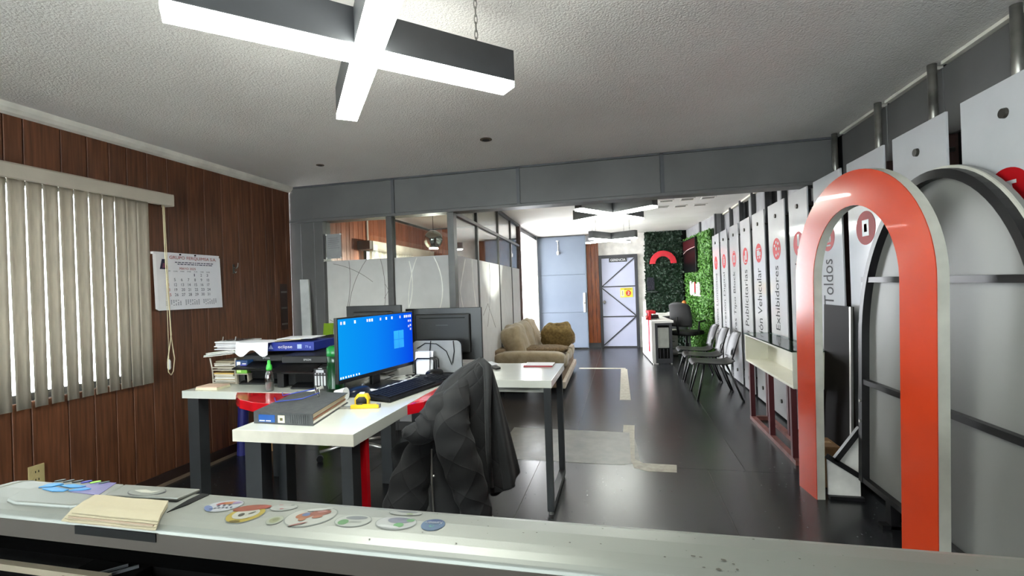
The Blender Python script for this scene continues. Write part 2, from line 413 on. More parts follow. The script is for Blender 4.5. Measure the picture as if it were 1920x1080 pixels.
# side partition runs back from the corner post, slightly out of square
ang = math.atan2(0.17, 3.85)
ps = struct('partition_side', (-1.57, 4.36, 0), ang)
LP = 3.86
def lb(name, x0, x1, y0, y1, z0, z1, m, par, **k): return box(name, x0, x1, y0, y1, z0, z1, m, par, local=True, **k)
lb('bottom_rail', -0.03, 0.03, 0, LP, 0, 0.08, M_alu, ps)
lb('transom', -0.025, 0.025, 0, LP, 2.09, 2.125, M_alu, ps)
lb('head_rail', -0.03, 0.03, 0.02, LP, 2.445, H, M_alu, ps)
for y, w in ((0.88, 0.022), (2.05, 0.010), (3.0, 0.008)): lb('mullion', -0.02, 0.02, y-w, y+w, 0.08, 2.445, M_alu, ps)
lb('end_post', -0.04, 0.04, LP-0.09, LP, 0, H, M_brownpost, ps, bev=0.004)
yy = [0.0, 0.88, 2.05, 3.0, LP-0.09]
for a, e in zip(yy[:-1], yy[1:]):
    lb('glass_pane', -0.004, 0.004, a+0.02, e-0.01, 0.08, 2.09, M_glass, ps)
    lb('glass_pane', -0.004, 0.004, a+0.02, e-0.01, 2.125, 2.445, M_glass, ps)
    lb('frosted_film', 0.006, 0.008, a+0.02, e-0.01, 0.08, 1.70, M_frost, ps)
def film_line_s(pts, m, w=0.006):
    b = MB()
    for (y0, z0), (y1, z1) in zip(pts[:-1], pts[1:]): b.bar((0.0095, y0, z0), (0.0095, y1, z1), 0.002, w)
    b.build('film_line', m, ps, local=True)
film_line_s([(0.35, 1.68), (0.12, 1.35), (0.32, 1.0)], M_linel, 0.012)
film_line_s(curve(0.62, 1.69, 0.78, 1.1, -0.08), M_linel, 0.012)
film_line_s(curve(1.45, 1.69, 1.25, 0.9, 0.1), M_lined)
film_line_s([(1.05, 1.05), (1.3, 1.18), (1.7, 0.85)], M_lined)

# office behind the partition: far wall, pipe
ow = struct('wall_far', (-3.33, 7.98, 0))
box('backing', -3.33, -1.80, 7.99, 8.13, 0, H, M_dark, ow)
y = -3.33; rr = random.Random(11)
while y < -1.82:
    d = min(rr.uniform(0.09, 0.15), -1.80-y); box('plank', y+0.002, y+d-0.002, 7.965, 7.99, 0.05, 2.46, M_woodc, ow, bev=0.003, seg=1); y += d
cd = struct('trim_3', (-3.30, 5.76, 2.0)); MB().tube([(-3.295, 5.76, H), (-3.295, 5.76, 2.05)], 0.014).build('conduit', M_trimw, cd)
box('valance_end_cap', -3.31, -3.13, 5.52, 5.585, 1.93, 2.04, mat('grey_valance_end', '#6f6561', 0.5), cd)  # gray end of the office blind's valance, not part of the conduit

# doorway at the end of the partition: daylight outside
wx = struct('wall_exterior', (-1.82, 8.2, 0))
box('wall_piece', -1.86, -1.76, 8.2, 8.24, 0, H, M_brownpost, wx)
box('lintel', -1.87, -1.77, 8.24, 10.25, 2.40, H, M_steeld, wx)
box('wall_piece', -1.87, -1.77, 10.22, 10.75, 0, H, M_white, wx)
# right wall
wr = struct('wall_right', (1.72, -1.6, 0))
box('backing', 1.74, 1.86, -2.9, 8.6, 0, H, M_black, wr)
def wall_seg(): pass
py = [0.75, 1.32, 1.87, 2.43, 2.985, 3.535, 4.175]
for a, e in zip(py[:-1], py[1:]): box('sheet_panel', 1.715, 1.74, a+0.004, e-0.004, 2.085, 2.458, M_steel, wr, bev=0.003)
box('sheet_panel', 1.715, 1.74, -2.9, 0.746, 2.085, 2.458, M_steel, wr, bev=0.003)
for a, e in zip(py[:-1], py[1:]): box('light_strip', 1.69, 1.735, a+0.03, e-0.03, 2.460, 2.478, M_trimw, wr)
for y in py: MB().cyl((1.665, y, 2.0), (1.665, y, H-0.002), 0.021).build('pipe', M_pipe, wr, smooth=True)
for y in py[2:]: box('post', 1.68, 1.74, y-0.055, y-0.015, 0.0, 2.085, M_brownpost, wr)
py2 = [4.42, 4.80, 5.42, 5.99, 6.57, 7.19, 7.80, 8.42]
for i, (a, e) in enumerate(zip(py2[:-1], py2[1:])):
    if i not in (2, 4): box('sheet_panel', 1.70, 1.74, a+0.03, e-0.03, 2.05, 2.45, mat('pale_gray_panel', '#8d8d90', 0.5, bump=0.05), wr, bev=0.003)
    else: box('sheet_panel', 1.70, 1.74, a+0.03, (a+e)/2, 2.05, 2.45, mat('pale_gray_panel'), wr, bev=0.003)
    box('light_strip', 1.67, 1.735, a+0.03, e-0.03, 2.455, 2.477, M_trimw, wr)
for y in py2: box('post', 1.65, 1.70, y-0.02, y+0.02, 0.0, H, M_steeld, wr)
# far wall and the angled end of the right wall
wf = struct('wall_far', (-0.7, 10.6, 0))
box('wall_piece', -0.46, 0.53, 10.6, 10.72, 2.02, H, M_white, wf)
box('wall_piece', 0.36, 0.53, 10.6, 10.72, 0, 2.02, M_white, wf)
box('wall_piece', -1.90, -0.46, 10.62, 10.75, 0, H, M_white, wf)
box('wall_piece', 0.53, 1.9, 10.62, 10.75, 0, H, M_black, wf)
x = -0.725
for k, d in enumerate((0.10, 0.085, 0.08)):
    box('column_board', x+0.002, x+d-0.002, 10.575+0.004*(k % 2), 10.62, 0.10, H, M_woodc, wf, bev=0.004); x += d
box('column_base', -0.73, -0.455, 10.57, 10.62, 0, 0.10, M_steeld, wf)
ANG2 = math.atan2(0.18, 2.2)
wg = struct('wall_right', (1.54, 8.4, 0), ANG2)
lb('wall_piece', 0.03, 0.12, 0, 2.3, 0, H, mat('pale_gray_panel'), wg)
lb('post', 0.0, 0.03, -0.04, 0.0, 0, H, M_steeld, wg)
lb('post', 0.0, 0.03, 0.95, 1.03, 2.29, H, M_steeld, wg)
# ------------------------------------------------------------------ ceiling lamps (crossed light bars)
M_lampbody = mat('lamp_housing', '#3c3d40', 0.5, var=0.05)
def lamp_mat(name, s):
    m = mat(name, '#f9fff5', 0.4, var=0.01, emit=s); return m
def cross_lamp(label, c, a, b, z, strength_mat, hh=0.12, w=0.088):
    """a, b: half vectors of the two bars"""
    r = thing('cross_pendant_lamp', label, 'ceiling lamp', (c[0], c[1], z), group='crossed light bars under the ceiling')
    bo = MB(); di = MB()
    for k, v in enumerate((a, b)):
        v = Vector((v[0], v[1], 0)); n = Vector((-v.y, v.x, 0)).normalized(); c3 = Vector((c[0], c[1], z))
        if k == 0:
            bo = MB().frame(c3-v-n*w/2+Vector((0, 0, 0.022)), v*2, n*w, (0, 0, hh)); bo.build('housing', M_lampbody, r, bev=0.003)
            MB().frame(c3-v*0.996-n*w*0.49, v*1.992, n*w*0.98, (0, 0, 0.022)).build('diffuser', strength_mat, r)
        else:
            f = w*0.52/v.length
            for sgn in (-1, 1):
                MB().frame(c3+v*sgn*f-n*w/2+Vector((0, 0, 0.022)), v*sgn*(1-f), n*w, (0, 0, hh)).build('housing', M_lampbody, r, bev=0.003)
                MB().frame(c3+v*sgn*f*0.98-n*w*0.49, v*sgn*(0.996-f), n*w*0.98, (0, 0, 0.022)).build('diffuser', strength_mat, r)
        for sgn in (-0.75, 0.75):
            q = c3+v*sgn+Vector((0, 0, hh+0.022)); zz = q.z; ch = MB(); k2 = 0
            while zz < H-0.03:
                L = 0.034; ax = Vector((1, 0, 0)) if k2 % 2 else Vector((0, 1, 0))
                cc = Vector((q.x, q.y, zz+L/2))
                ch.tube([cc+ax*0.006*math.cos(t*PI/5)+Vector((0, 0, 1))*(L/2+0.003)*math.sin(t*PI/5) for t in range(10)], 0.0018, 5, closed=True)
                zz += L*0.86; k2 += 1
            ch.tube([(q.x, q.y, zz-0.005), (q.x+0.012, q.y, zz+0.01), (q.x, q.y, H)], 0.0022, 5)
            ch.build('hanging_chain', M_pipe, r, smooth=True)
    return r
m_near = lamp_mat('lamp_diffuser', LAMP_NEAR); m_far = lamp_mat('lamp_diffuser_far', LAMP_FAR)
cross_lamp('large crossed light bar lamp hanging in the front room over the printer', (-0.80, 1.43), (0.397, 0.387), (0.37, -0.47), 2.13, m_near)
cross_lamp('crossed light bar lamp hanging just past the gray beam', (-0.07, 5.38), (0.437, -0.37), (0.33, 0.515), 2.13, m_far)
cross_lamp('crossed light bar lamp closest to the door lettered GERENCIA', (-0.15, 8.45), (0.43, -0.25), (0.313, 0.49), 2.13, m_far)
# ceiling slots: cutouts drawn as flat dark gray sheets with rims
M_slot = mat('slot_dark', '#6e6b68', 0.7)
slots = [(0.56, 0.72, 6.67, 6.77, 'nearer'), (0.83, 0.985, 6.63, 6.76, ''), (1.09, 1.25, 6.63, 6.75, ''), (0.545, 0.705, 7.19, 7.27, ''), (0.81, 0.96, 7.2, 7.33, ''), (1.075, 1.23, 7.2, 7.31, '')]
lab = ['ceiling slot of the front row, farthest from the lettered wall', 'middle ceiling slot of the front row past the beam', 'ceiling slot of the front row, next to the lettered wall',
       'ceiling slot of the rear row beside the crossed lamp', 'middle ceiling slot of the rear row past the beam', 'ceiling slot of the rear row, next to the lettered wall']
for (x0, x1, y0, y1, _), l in zip(slots, lab):
    s = thing('ceiling_slot', l, 'ceiling vent', ((x0+x1)/2, (y0+y1)/2, H-0.012), group='recessed slots in the white ceiling')
    b = MB(); e = 0.012
    b.box(x0-e, x1+e, y0-e, y0, H-0.012, H); b.box(x0-e, x1+e, y1, y1+e, H-0.012, H); b.box(x0-e, x0, y0, y1, H-0.012, H); b.box(x1, x1+e, y0, y1, H-0.012, H)
    b.build('rim', M_ceil, s); box('slot_back', x0, x1, y0, y1, H-0.003, H-0.001, M_slot, s)

# ------------------------------------------------------------------ far doors
M_blue = mat('pale_blue_steel', '#667080', 0.42, vscale=1.5, color2='#6f7988')
M_seam = mat('seam_gray', '#5f6a76', 0.5)
d1 = thing('door_1', 'pale blue steel door leaf standing open at the end of the room', 'door', (-1.88, 10.3, 0), kind='structure')
zs = [0.03, 0.80, 1.62, 2.455]
for a, e in zip(zs[:-1], zs[1:]): box('door_panel', -1.885, -0.735, 10.30, 10.335, a+0.004, e-0.004, M_blue, d1, bev=0.003)
box('door_core', -1.88, -0.74, 10.312, 10.34, 0.03, 2.455, M_seam, d1)
box('door_stile', -0.735, -0.715, 10.295, 10.345, 0.02, 2.46, M_seam, d1)
box('door_stile', -1.90, -1.885, 10.295, 10.345, 0.02, 2.46, M_steeld, d1)
box('door_rail', -1.90, -0.715, 10.295, 10.345, 2.455, 2.472, M_steeld, d1)
hd = box('lock_box', -0.80, -0.755, 10.27, 10.30, 0.80, 1.22, M_white, d1, bev=0.006)
MB().cyl((-0.775, 10.27, 1.0), (-0.775, 10.255, 1.0), 0.02).build('lock_knob', M_pipe, hd)
fx = MB().lathe([(0.03, 0), (0.03, 0.012), (0.005, 0.014)], (-1.32, 10.285, 2.36)).build('door_fixture', M_white, d1)
MB().tube([(-1.32, 10.29, 2.36), (-1.31, 10.29, 2.25), (-1.315, 10.29, 2.14)], 0.006).build('pull_cord', M_white, fx)
MB().lathe([(0.012, 0), (0.026, 0.02), (0.026, 0.07), (0.008, 0.09)], (-1.315, 10.285, 2.06), 12).build('pull_weight', M_white, fx)

M_door = mat('pale_lilac_door', '#b0b4cc', 0.4, vscale=1.5, color2='#b9bcd3')
M_frm = mat('dark_door_frame', '#34343a', 0.5)
d2 = thing('door_2', 'white door with dark diagonal bars and a GERENCIA plate', 'door', (-0.06, 10.58, 0), kind='structure')
box('door_leaf', -0.40, 0.30, 10.575, 10.61, 0.03, 1.95, M_door, d2)
b = MB(); b.box(-0.46, -0.40, 10.55, 10.62, 0, 2.02); b.box(0.30, 0.365, 10.55, 10.62, 0, 2.02); b.box(-0.40, 0.30, 10.55, 10.62, 1.95, 2.02); b.build('door_frame', M_frm, d2)
box('threshold', -0.40, 0.30, 10.55, 10.62, 0, 0.03, M_frm, d2)
for p, q in (((-0.40, 1.34), (0.30, 1.94)), ((-0.40, 1.30), (0.30, 0.69)), ((-0.40, 0.05), (0.30, 0.67))):
    MB().bar((p[0], 10.568, p[1]), (q[0], 10.568, q[1]), 0.014, 0.022).build('diagonal_bar', M_frm, d2)
for z in (1.33, 0.675): MB().bar((-0.40, 10.5685, z), (0.30, 10.5685, z), 0.013, 0.024).build('cross_bar', M_frm, d2)
pl = box('name_plate', -0.235, 0.145, 10.555, 10.575, 1.865, 1.955, mat('plate_black', '#26272b', 0.4), d2, bev=0.002)
text('lettering', 'GERENCIA', (-0.205, 10.5545, 1.885), (1, 0, 0), (0, 0, 1), 0.32, 0.05, mat('plate_white', '#e8eaf0', 0.5), pl)
sg = box('notice', -0.015, 0.245, 10.562, 10.575, 1.09, 1.295, mat('notice_yellow', '#e3c93a', 0.5), d2)
MB().ellipse((0.155, 10.5615, 1.18), (0.055, 0, 0), (0, 0, 0.062), d=(0, -0.001, 0)).build('notice_disc', mat('notice_red', '#c23a26', 0.5), sg)
text('numeral', '2', (0.132, 10.559, 1.15), (1, 0, 0), (0, 0, 1), 0.045, 0.062, M_white, sg)
box('notice_picture', 0.0, 0.065, 10.560, 10.562, 1.11, 1.245, mat('notice_pale', '#efe6b0', 0.5), sg)
MB().bar((0.033, 10.559, 1.13), (0.033, 10.559, 1.23), 0.002, 0.02, (1, 0, 0)).build('notice_mark', mat('notice_grey', '#8f8a78', 0.5), sg)
box('notice_line', 0.07, 0.23, 10.5605, 10.562, 1.258, 1.274, mat('notice_ink', '#5b4a16', 0.5), sg)
kn = MB().lathe([(0.012, 0), (0.012, 0.03), (0.03, 0.04), (0.034, 0.055), (0.02, 0.07)], (0, 0, 0)).build('door_knob', M_pipe, d2, local=True, smooth=True)
kn.rotation_euler = (PI/2, 0, 0); kn.location = (-0.30, -0.005, 1.0)
# ------------------------------------------------------------------ lettered sign panels on the right wall
M_panel = mat('gloss_white_panel', '#bdbdbf', 0.12, var=0.01, coat=0.3)
M_let = mat('charcoal_lettering', '#0d0e10', 0.6, spec=0.15)
M_red = mat('signal_red', '#a50c14', 0.55, spec=0.2)
M_screwd = mat('standoff_dark', '#4a4843', 0.3, metal=0.8)
XP = 1.49
def sign_panel(y0, y1, words, icon, label, seed):
    r = thing('sign_panel', label, 'sign', (XP+0.006, (y0+y1)/2, 0.02), group='tall white lettered sign panels')
    box('panel', XP, XP+0.012, y0, y1, 0.02, 2.105, M_panel, r, bev=0.0015)
    yc = (y0+y1)/2
    for z in (1.975, 0.17):
        MB().cyl((XP-0.012, yc, z), (XP, yc, z), 0.019, 0.021, n=16).build('standoff_cap', M_screwd, r, smooth=False)
        MB().cyl((XP+0.012, yc, z), (1.65, yc, z), 0.012, n=8).build('standoff', M_screwd, r)
    rv, rh = 0.105, 0.118
    ic = MB().ellipse((XP-0.0012, yc, 1.655), (0, rh, 0), (0, 0, rv), d=(0.0012, 0, 0), n=36).build('round_icon', M_red, r)
    X = XP-0.0022
    def e(name, y, z, a, b, m=M_panel): MB().ellipse((X, yc+y, 1.655+z), (0, a, 0), (0, 0, b), d=(0.001, 0, 0), n=18).build(name, m, ic)
    def q(y, z, w, h, rot=0.0, m=M_panel):
        c, s = math.cos(rot), math.sin(rot)
        b = MB(); b.prism([(X, yc+y+(u*c-v*s), 1.655+z+(u*s+v*c)) for u, v in ((-w, -h), (w, -h), (w, h), (-w, h))], (0.001, 0, 0)); b.build('icon_mark', m, ic)
    if icon == 'excl': q(0, 0.03, 0.022, 0.05); e('icon_dot', 0, -0.06, 0.024, 0.021)
    elif icon == 'palette':
        for k in range(6):
            t = 0.5+k*0.9; e('icon_dot', 0.07*math.cos(t), 0.065*math.sin(t), 0.016, 0.014)
        e('icon_dot', 0.01, 0.0, 0.02, 0.018)
    elif icon == 'truck': q(0, 0.045, 0.07, 0.006); q(0.02, 0.0, 0.045, 0.03); q(-0.055, -0.01, 0.018, 0.02); e('icon_dot', 0.035, -0.05, 0.018, 0.016); e('icon_dot', -0.04, -0.05, 0.018, 0.016)
    elif icon == 'banner': q(-0.03, 0.01, 0.035, 0.055); q(0.045, -0.03, 0.018, 0.04); q(0, -0.075, 0.05, 0.006)
    elif icon == 'block': q(0, 0, 0.058, 0.05); q(0, 0, 0.02, 0.02, m=M_red); MB().strip(arc((X, yc, 1.655), 1, 0, 2*PI, 28, (0, 0.098, 0), (0, 0, 0.086)), arc((X, yc, 1.655), 1, 0, 2*PI, 28, (0, 0.106, 0), (0, 0, 0.094)), (0.001, 0, 0)).build('icon_ring', M_panel, ic)
    elif icon == 'print': q(0, 0, 0.05, 0.035); q(0, 0.055, 0.03, 0.014); q(0, -0.05, 0.035, 0.008)
    elif icon == 'bulb':
        e('icon_dot', 0, 0.01, 0.035, 0.035)
        for k in range(8): q(0.07*math.cos(k*PI/4), 0.01+0.065*math.sin(k*PI/4), 0.016, 0.004, k*PI/4)
        q(0, -0.055, 0.018, 0.012)
    elif icon == 'awning':
        q(0, 0.03, 0.06, 0.02)
        for k in range(4): q(-0.045+k*0.03, -0.02, 0.011, 0.022)
        q(0, -0.065, 0.05, 0.006)
    elif icon == 'seven': q(0.0, 0.045, 0.045, 0.007); q(-0.028, -0.01, 0.007, 0.05, -0.25); q(0.03, -0.02, 0.02, 0.03)
    else: q(0, 0, 0.04, 0.05); q(0, 0, 0.018, 0.025, m=M_red)
    if words:
        n = len(words); L = 0.056*n
        hy = 0.165 if any(ch in 'bdhklftpqgijy' for ch in words) else 0.13
        text('lettering', words, (XP-0.0012, yc-0.075, 1.49-L), (0, 0, 1), (0, 1, 0), L, hy, M_let, r)
    return r
panels = [(7.82, 8.34, 'Anuncios Luminosos', 'bulb', 'tall white sign panel lettered Luminosos, beside the green leaf wall'),
 (7.26, 7.70, 'Impresión Digital', 'print', 'tall white sign panel lettered Digital'),
 (6.60, 7.09, 'Letras Tipo Block', 'block', 'tall white sign panel lettered Tipo Block'),
 (6.03, 6.48, 'Lonas Publicitarias', 'banner', 'tall white sign panel lettered Publicitarias'),
 (5.457, 5.913, 'Rotulación Vehicular', 'truck', 'tall white sign panel lettered Vehicular'),
 (4.825, 5.31, 'Stands y Exhibidores', 'palette', 'tall white sign panel lettered Exhibidores under a palette icon'),
 (4.275, 4.70, 'Señalética Industrial', 'excl', 'tall white sign panel with an exclamation mark icon'),
 (3.67, 4.14, 'Toldos', 'awning', 'tall white sign panel lettered Toldos seen through the orange arch'),
 (3.125, 3.574, '', 'page', 'tall white sign panel just behind the dark acrylic sheet'),
 (2.59, 3.03, '', 'page', 'tall white sign panel rising behind the round-topped board and the orange arch'),
 (2.00, 2.491, '', 'seven', 'tall white sign panel with a red icon beside the round-topped board')]
for i, p in enumerate(panels): sign_panel(p[0], p[1], p[2], p[3], p[4], i)

# ------------------------------------------------------------------ orange arch
M_orange = mat('orange_gloss_laminate', '#c93c18', 0.22, var=0.03, vscale=3, coat=0.4)
M_foam = mat('white_foam_edge', '#c2bfb4', 0.7)
ar = thing('arch', 'tall orange arch board with white edges standing on the floor', 'display arch', (1.17, 2.86, 0))
def AP(y, z): return (1.10+(3.36-y)*0.125, y+0.05-0.045*z, z)
cyc, zc, ro, ri = 2.818, 1.33, 0.568, 0.36
O = [(cyc+ro, 0.0)]+[(cyc+ro*math.cos(PI*i/40), zc+ro*math.sin(PI*i/40)) for i in range(41)]+[(cyc-ro, 0.0)]
I = [(cyc+ri, 0.0)]+[(cyc+ri*math.cos(PI*i/40), zc+(ri+0.032)*math.sin(PI*i/40)) for i in range(41)]+[(cyc-ri, 0.0)]
nrm = Vector((1, 0.125, 0)).normalized()
A3 = [Vector(AP(*p)) for p in O]; B3 = [Vector(AP(*p)) for p in I]
MB().strip([p+nrm*0.004 for p in A3], [p+nrm*0.004 for p in B3], nrm*0.046).build('foam_core', M_foam, ar)
MB().strip(A3, B3, nrm*0.004).build('orange_face', M_orange, ar)

# ------------------------------------------------------------------ round-topped board on a tube frame
M_board = mat('grey_white_board', '#7d7c79', 0.45, var=0.02, vscale=2)
M_tube = mat('black_square_tube', '#161517', 0.4, var=0.1)
M_chrome = mat('worn_steel', '#a3a19c', 0.3, metal=0.8)
rb = thing('arched_board', 'large round-topped white board on a black tube frame, behind the orange arch', 'display board', (1.40, 2.35, 0))
bx = 1.385; yl, yr, zb, yc2, ztop = 3.225, 1.90, 0.14, 2.5625, 1.83
def outl(inset, n=40):
    a = (yl-yr)/2-inset; rz = 0.84-inset; z0 = 1.0
    return [(yc2+a-0.06*(1-k/4.0) if False else yc2+a, zb+(z0-zb)*k/4.0) for k in range(4)]+[(yc2+a*math.cos(PI*i/n), z0+rz*math.sin(PI*i/n)) for i in range(n+1)]+[(yc2-a, zb+(z0-zb)*(3-k)/4.0) for k in range(4)]
def bp3(y, z, dx=0.0):
    lean = (z-0.14)*0.03
    return (bx+dx+lean, y+(0.045*(1.0-z) if False else 0.0)-0.0*z, z)
MB().prism([bp3(*p) for p in outl(0.0)], (0.02, 0, 0)).build('board_panel', M_board, rb)
MB().strip([bp3(*p, dx=-0.008) for p in outl(0.0)], [bp3(*p, dx=-0.008) for p in outl(0.012)], (0.008, 0, 0)).build('board_edge', M_foam, rb)
MB().strip([bp3(*p, dx=-0.04) for p in outl(0.012)], [bp3(*p, dx=-0.04) for p in outl(0.052)], (0.04, 0, 0)).build('outline_tube', M_tube, rb)
MB().bar(bp3(3.19, 1.335, -0.02), bp3(1.93, 1.325, -0.02), 0.03, 0.03).build('cross_tube', M_tube, rb)
MB().bar(bp3(3.19, 0.735, -0.02), bp3(1.93, 0.745, -0.02), 0.03, 0.03).build('cross_tube', M_tube, rb)
MB().bar(bp3(3.22, zb+0.015, -0.02), bp3(1.92, zb+0.015, -0.02), 0.03, 0.03).build('base_tube', M_tube, rb)
MB().bar(bp3(2.60, 1.36, 0.03), bp3(2.60, 1.80, 0.03), 0.03, 0.03, (1, 0, 0)).build('back_tube', M_tube, rb)
for y in (1.98, 2.9): box('foot', 1.36, 1.40, y, y+0.05, 0.0, 0.14, M_tube, rb)
for y in (1.98, 2.9): box('foot_pad', 1.32, 1.47, y, y+0.05, 0.0, 0.02, M_tube, rb)
for z in (0.62, 0.5): MB().cyl(bp3(3.19, z, -0.046), bp3(3.19, z, -0.036), 0.009).build('tube_screw', M_chrome, rb)
vs_ = [(1.20, 0.258), (1.236, 0.235), (1.375, 0.43), (1.375, 0.02), (1.20, 0.02)]
MB().prism([(x, 3.262, z) for x, z in vs_], (0, 0.012, 0)).build('side_panel', M_white, rb)
MB().bar((1.195, 3.25, 0.262), (1.385, 3.25, 0.137), 0.03, 0.03).build('brace_tube', M_tube, rb)
MB().bar((1.236, 3.25, 0.235), (1.38, 3.25, 0.44), 0.03, 0.03).build('brace_tube', M_tube, rb)
MB().bar((1.20, 3.25, 0.012), (1.385, 3.25, 0.012), 0.03, 0.02).build('base_tube', M_tube, rb)

# dark acrylic sheet; an added cardboard box stands in for a reflection in it
ac = thing('acrylic_sheet', 'dark brown glossy sheet leaning between the orange arch legs', 'sheet', (1.40, 3.62, 0))
MB().frame((1.37, 3.36, 0.0), (0, 0.43, 0), (0.05, 0.03, 1.165), (0.008, 0, 0)).build('sheet', mat('dark_brown_acrylic', '#0d0805', 0.5, spec=0.04, var=0.05), ac)
MB().bar((1.362, 3.345, 0.0), (1.405, 3.375, 1.165), 0.02, 0.014, (1, 0, 0)).build('edge_trim', M_chrome, ac)
M_card = mat('cardboard', '#8a6540', 0.8, var=0.1, vscale=5)
def carton(label, x0, x1, y0, y1, z0, z1, grp=None):
    r = thing('cardboard_box', label, 'box', ((x0+x1)/2, (y0+y1)/2, z0), group=grp)
    box('carton', x0, x1, y0, y1, z0, z1, M_card, r, bev=0.004)
    ym = (y0+y1)/2
    box('flap', x0+0.001, x1-0.001, y0+0.002, ym-0.002, z1, z1+0.004, M_card, r); box('flap', x0+0.001, x1-0.001, ym+0.002, y1-0.002, z1, z1+0.004, M_card, r)
    box('packing_tape', x0+0.02, x1-0.02, ym-0.02, ym+0.02, z1+0.004, z1+0.005, mat('packing_tape', '#b08a5a', 0.3), r)
carton('small cardboard box on the floor in front of the dark glossy sheet', 1.21, 1.34, 3.42, 3.63, 0.0, 0.26)

# ------------------------------------------------------------------ glass-topped white shelf unit on a red frame
M_cream = mat('cream_laminate', '#d8d5c6', 0.35, var=0.02)
M_maroon = mat('maroon_paint', '#4e1c20', 0.45)
M_rust = mat('worn_red_steel', '#71423c', 0.5, var=0.2, vscale=14)
sh = thing('display_shelf', 'white open shelf box with a glass top on a maroon frame along the sign wall', 'display shelf', (1.31, 4.48, 0))
b = MB(); sx0, sx1, sy0, sy1, sz0, sz1 = 1.195, 1.415, 3.80, 5.15, 0.555, 0.825
box('shelf_bottom', sx0, sx1, sy0, sy1, sz0, sz0+0.018, M_cream, sh, bev=0.002)
box('shelf_top', sx0, sx1, sy0, sy1, sz1-0.018, sz1, M_cream, sh, bev=0.002)
box('shelf_back', sx1-0.016, sx1, sy0, sy1, sz0+0.018, sz1-0.018, M_cream, sh)
for y in (sy0, sy1-0.018): box('shelf_divider', sx0, sx1-0.016, y, y+0.018, sz0+0.018, sz1-0.018, M_cream, sh)
box('glass_top', sx0-0.01, sx1+0.02, sy0-0.02, sy1+0.01, sz1+0.0, sz1+0.010, glass_mat('green_glass', '#bcd3c8', 0.10), sh)
for x in (1.215, 1.36):
    for y in (5.02, 4.42, 3.88): box('leg', x-0.02, x+0.02, y-0.02, y+0.02, 0.035, sz0, M_maroon, sh)
    box('floor_rail', x-0.022, x+0.022, 3.80, 5.04, 0, 0.035, M_rust, sh)
for y in (5.02, 3.88): box('floor_rail', 1.237, 1.338, y-0.02, y+0.02, 0, 0.035, M_rust, sh)

# ------------------------------------------------------------------ plastic visitor chairs
M_plas = mat('black_plastic', '#070708', 0.42, bump=0.03, spec=0.3, bscale=200)
M_legm = mat('black_steel_leg', '#050506', 0.35)
def visitor_chair(label, x, y, rz):
    r = thing('visitor_chair', label, 'chair', (x, y, 0), rz, 'black plastic visitor chairs in a row')
    prof = [(-0.265, 0.385, 0.17), (-0.262, 0.405, 0.19), (-0.235, 0.418, 0.20), (-0.12, 0.410, 0.215), (0.0, 0.402, 0.22), (0.09, 0.400, 0.215), (0.15, 0.412, 0.20), (0.19, 0.445, 0.185), (0.208, 0.485, 0.18), (0.222, 0.54, 0.20), (0.24, 0.61, 0.215), (0.262, 0.68, 0.215), (0.285, 0.73, 0.19), (0.305, 0.752, 0.13)]
    def fn(u, v):
        t = v*(len(prof)-1); i = min(int(t), len(prof)-2); f = t-i
        p = [prof[i][k]*(1-f)+prof[i+1][k]*f for k in range(3)]
        s = u*2-1; dish = 0.020*(s*s) if p[1] < 0.43 else 0
        wrap = -0.045*(s*s) if p[1] > 0.45 else 0
        return (p[0]+wrap, p[2]*s, p[1]+dish-(0.012*abs(s)**4 if p[1] < 0.43 else 0))
    sk = lambda i, j: (j in (16, 17) and 4 <= i <= 7)
    MB().grid(fn, 13, 27, skip=sk).build('seat_shell', M_plas, r, smooth=True, local=True, solid=0.007)
    for sx, sy2 in ((-1, -1), (-1, 1), (1, -1), (1, 1)):
        top = (0.10 if sx > 0 else -0.14, sy2*0.17, 0.395); bot = (0.245 if sx > 0 else -0.235, sy2*0.262, 0.008)
        MB().tube([top, bot], 0.0115, 8).build('leg', M_legm, r, local=True, smooth=True)
        MB().cyl((bot[0], bot[1], 0), (bot[0], bot[1], 0.018), 0.015, n=10).build('foot_cap', M_legm, r, local=True)
    MB().tube([(-0.14, -0.17, 0.392), (-0.14, 0.17, 0.392)], 0.01).build('seat_bar', M_legm, r, local=True)
    MB().tube([(0.10, -0.17, 0.392), (0.10, 0.17, 0.392)], 0.01).build('seat_bar', M_legm, r, local=True)
    return r
visitor_chair('black plastic visitor chair at the row end next to the white shelf unit', 1.05, 6.0, 0)
visitor_chair('black plastic visitor chair in the middle of the row of three', 1.04, 6.58, 0)
visitor_chair('black plastic visitor chair at the row end next to the reception counter', 1.025, 7.14, 0)
# ------------------------------------------------------------------ reception corner
M_lac = mat('white_lacquer', '#e8e6e2', 0.25, var=0.01)
rc = thing('reception_counter', 'white reception counter with a red stripe and a dark drawer end', 'counter', (0.475, 8.30, 0), math.atan2(0.14, 1.9))
def L(name, *a, **k):
    m = a[6]; par = k.pop('par', rc); return box(name, *a[:6], m, par, local=True, **k)
M_redlac = mat('red_lacquer', '#c41a24', 0.25)
L('front_panel', 0, 0.03, 0.0, 1.3, 0.02, 0.735, M_lac, bev=0.002)
L('end_panel', 0.03, 0.10, 0.0, 0.02, 0.0, 0.695, M_lac)
L('counter_top', 0.0, 0.36, -0.02, 1.3, 0.695, 0.735, M_lac, bev=0.003)
L('inner_panel', 0.33, 0.345, 0.05, 1.3, 0.05, 0.695, M_steeld)
L('red_stripe', -0.006, 0.0, 0.22, 0.36, 0.18, 0.84, M_redlac)
L('red_ledge', -0.006, 0.11, 0.22, 0.62, 0.84, 0.885, M_redlac, bev=0.003)
L('red_riser', 0.0, 0.03, 0.22, 0.36, 0.735, 0.84, M_redlac)
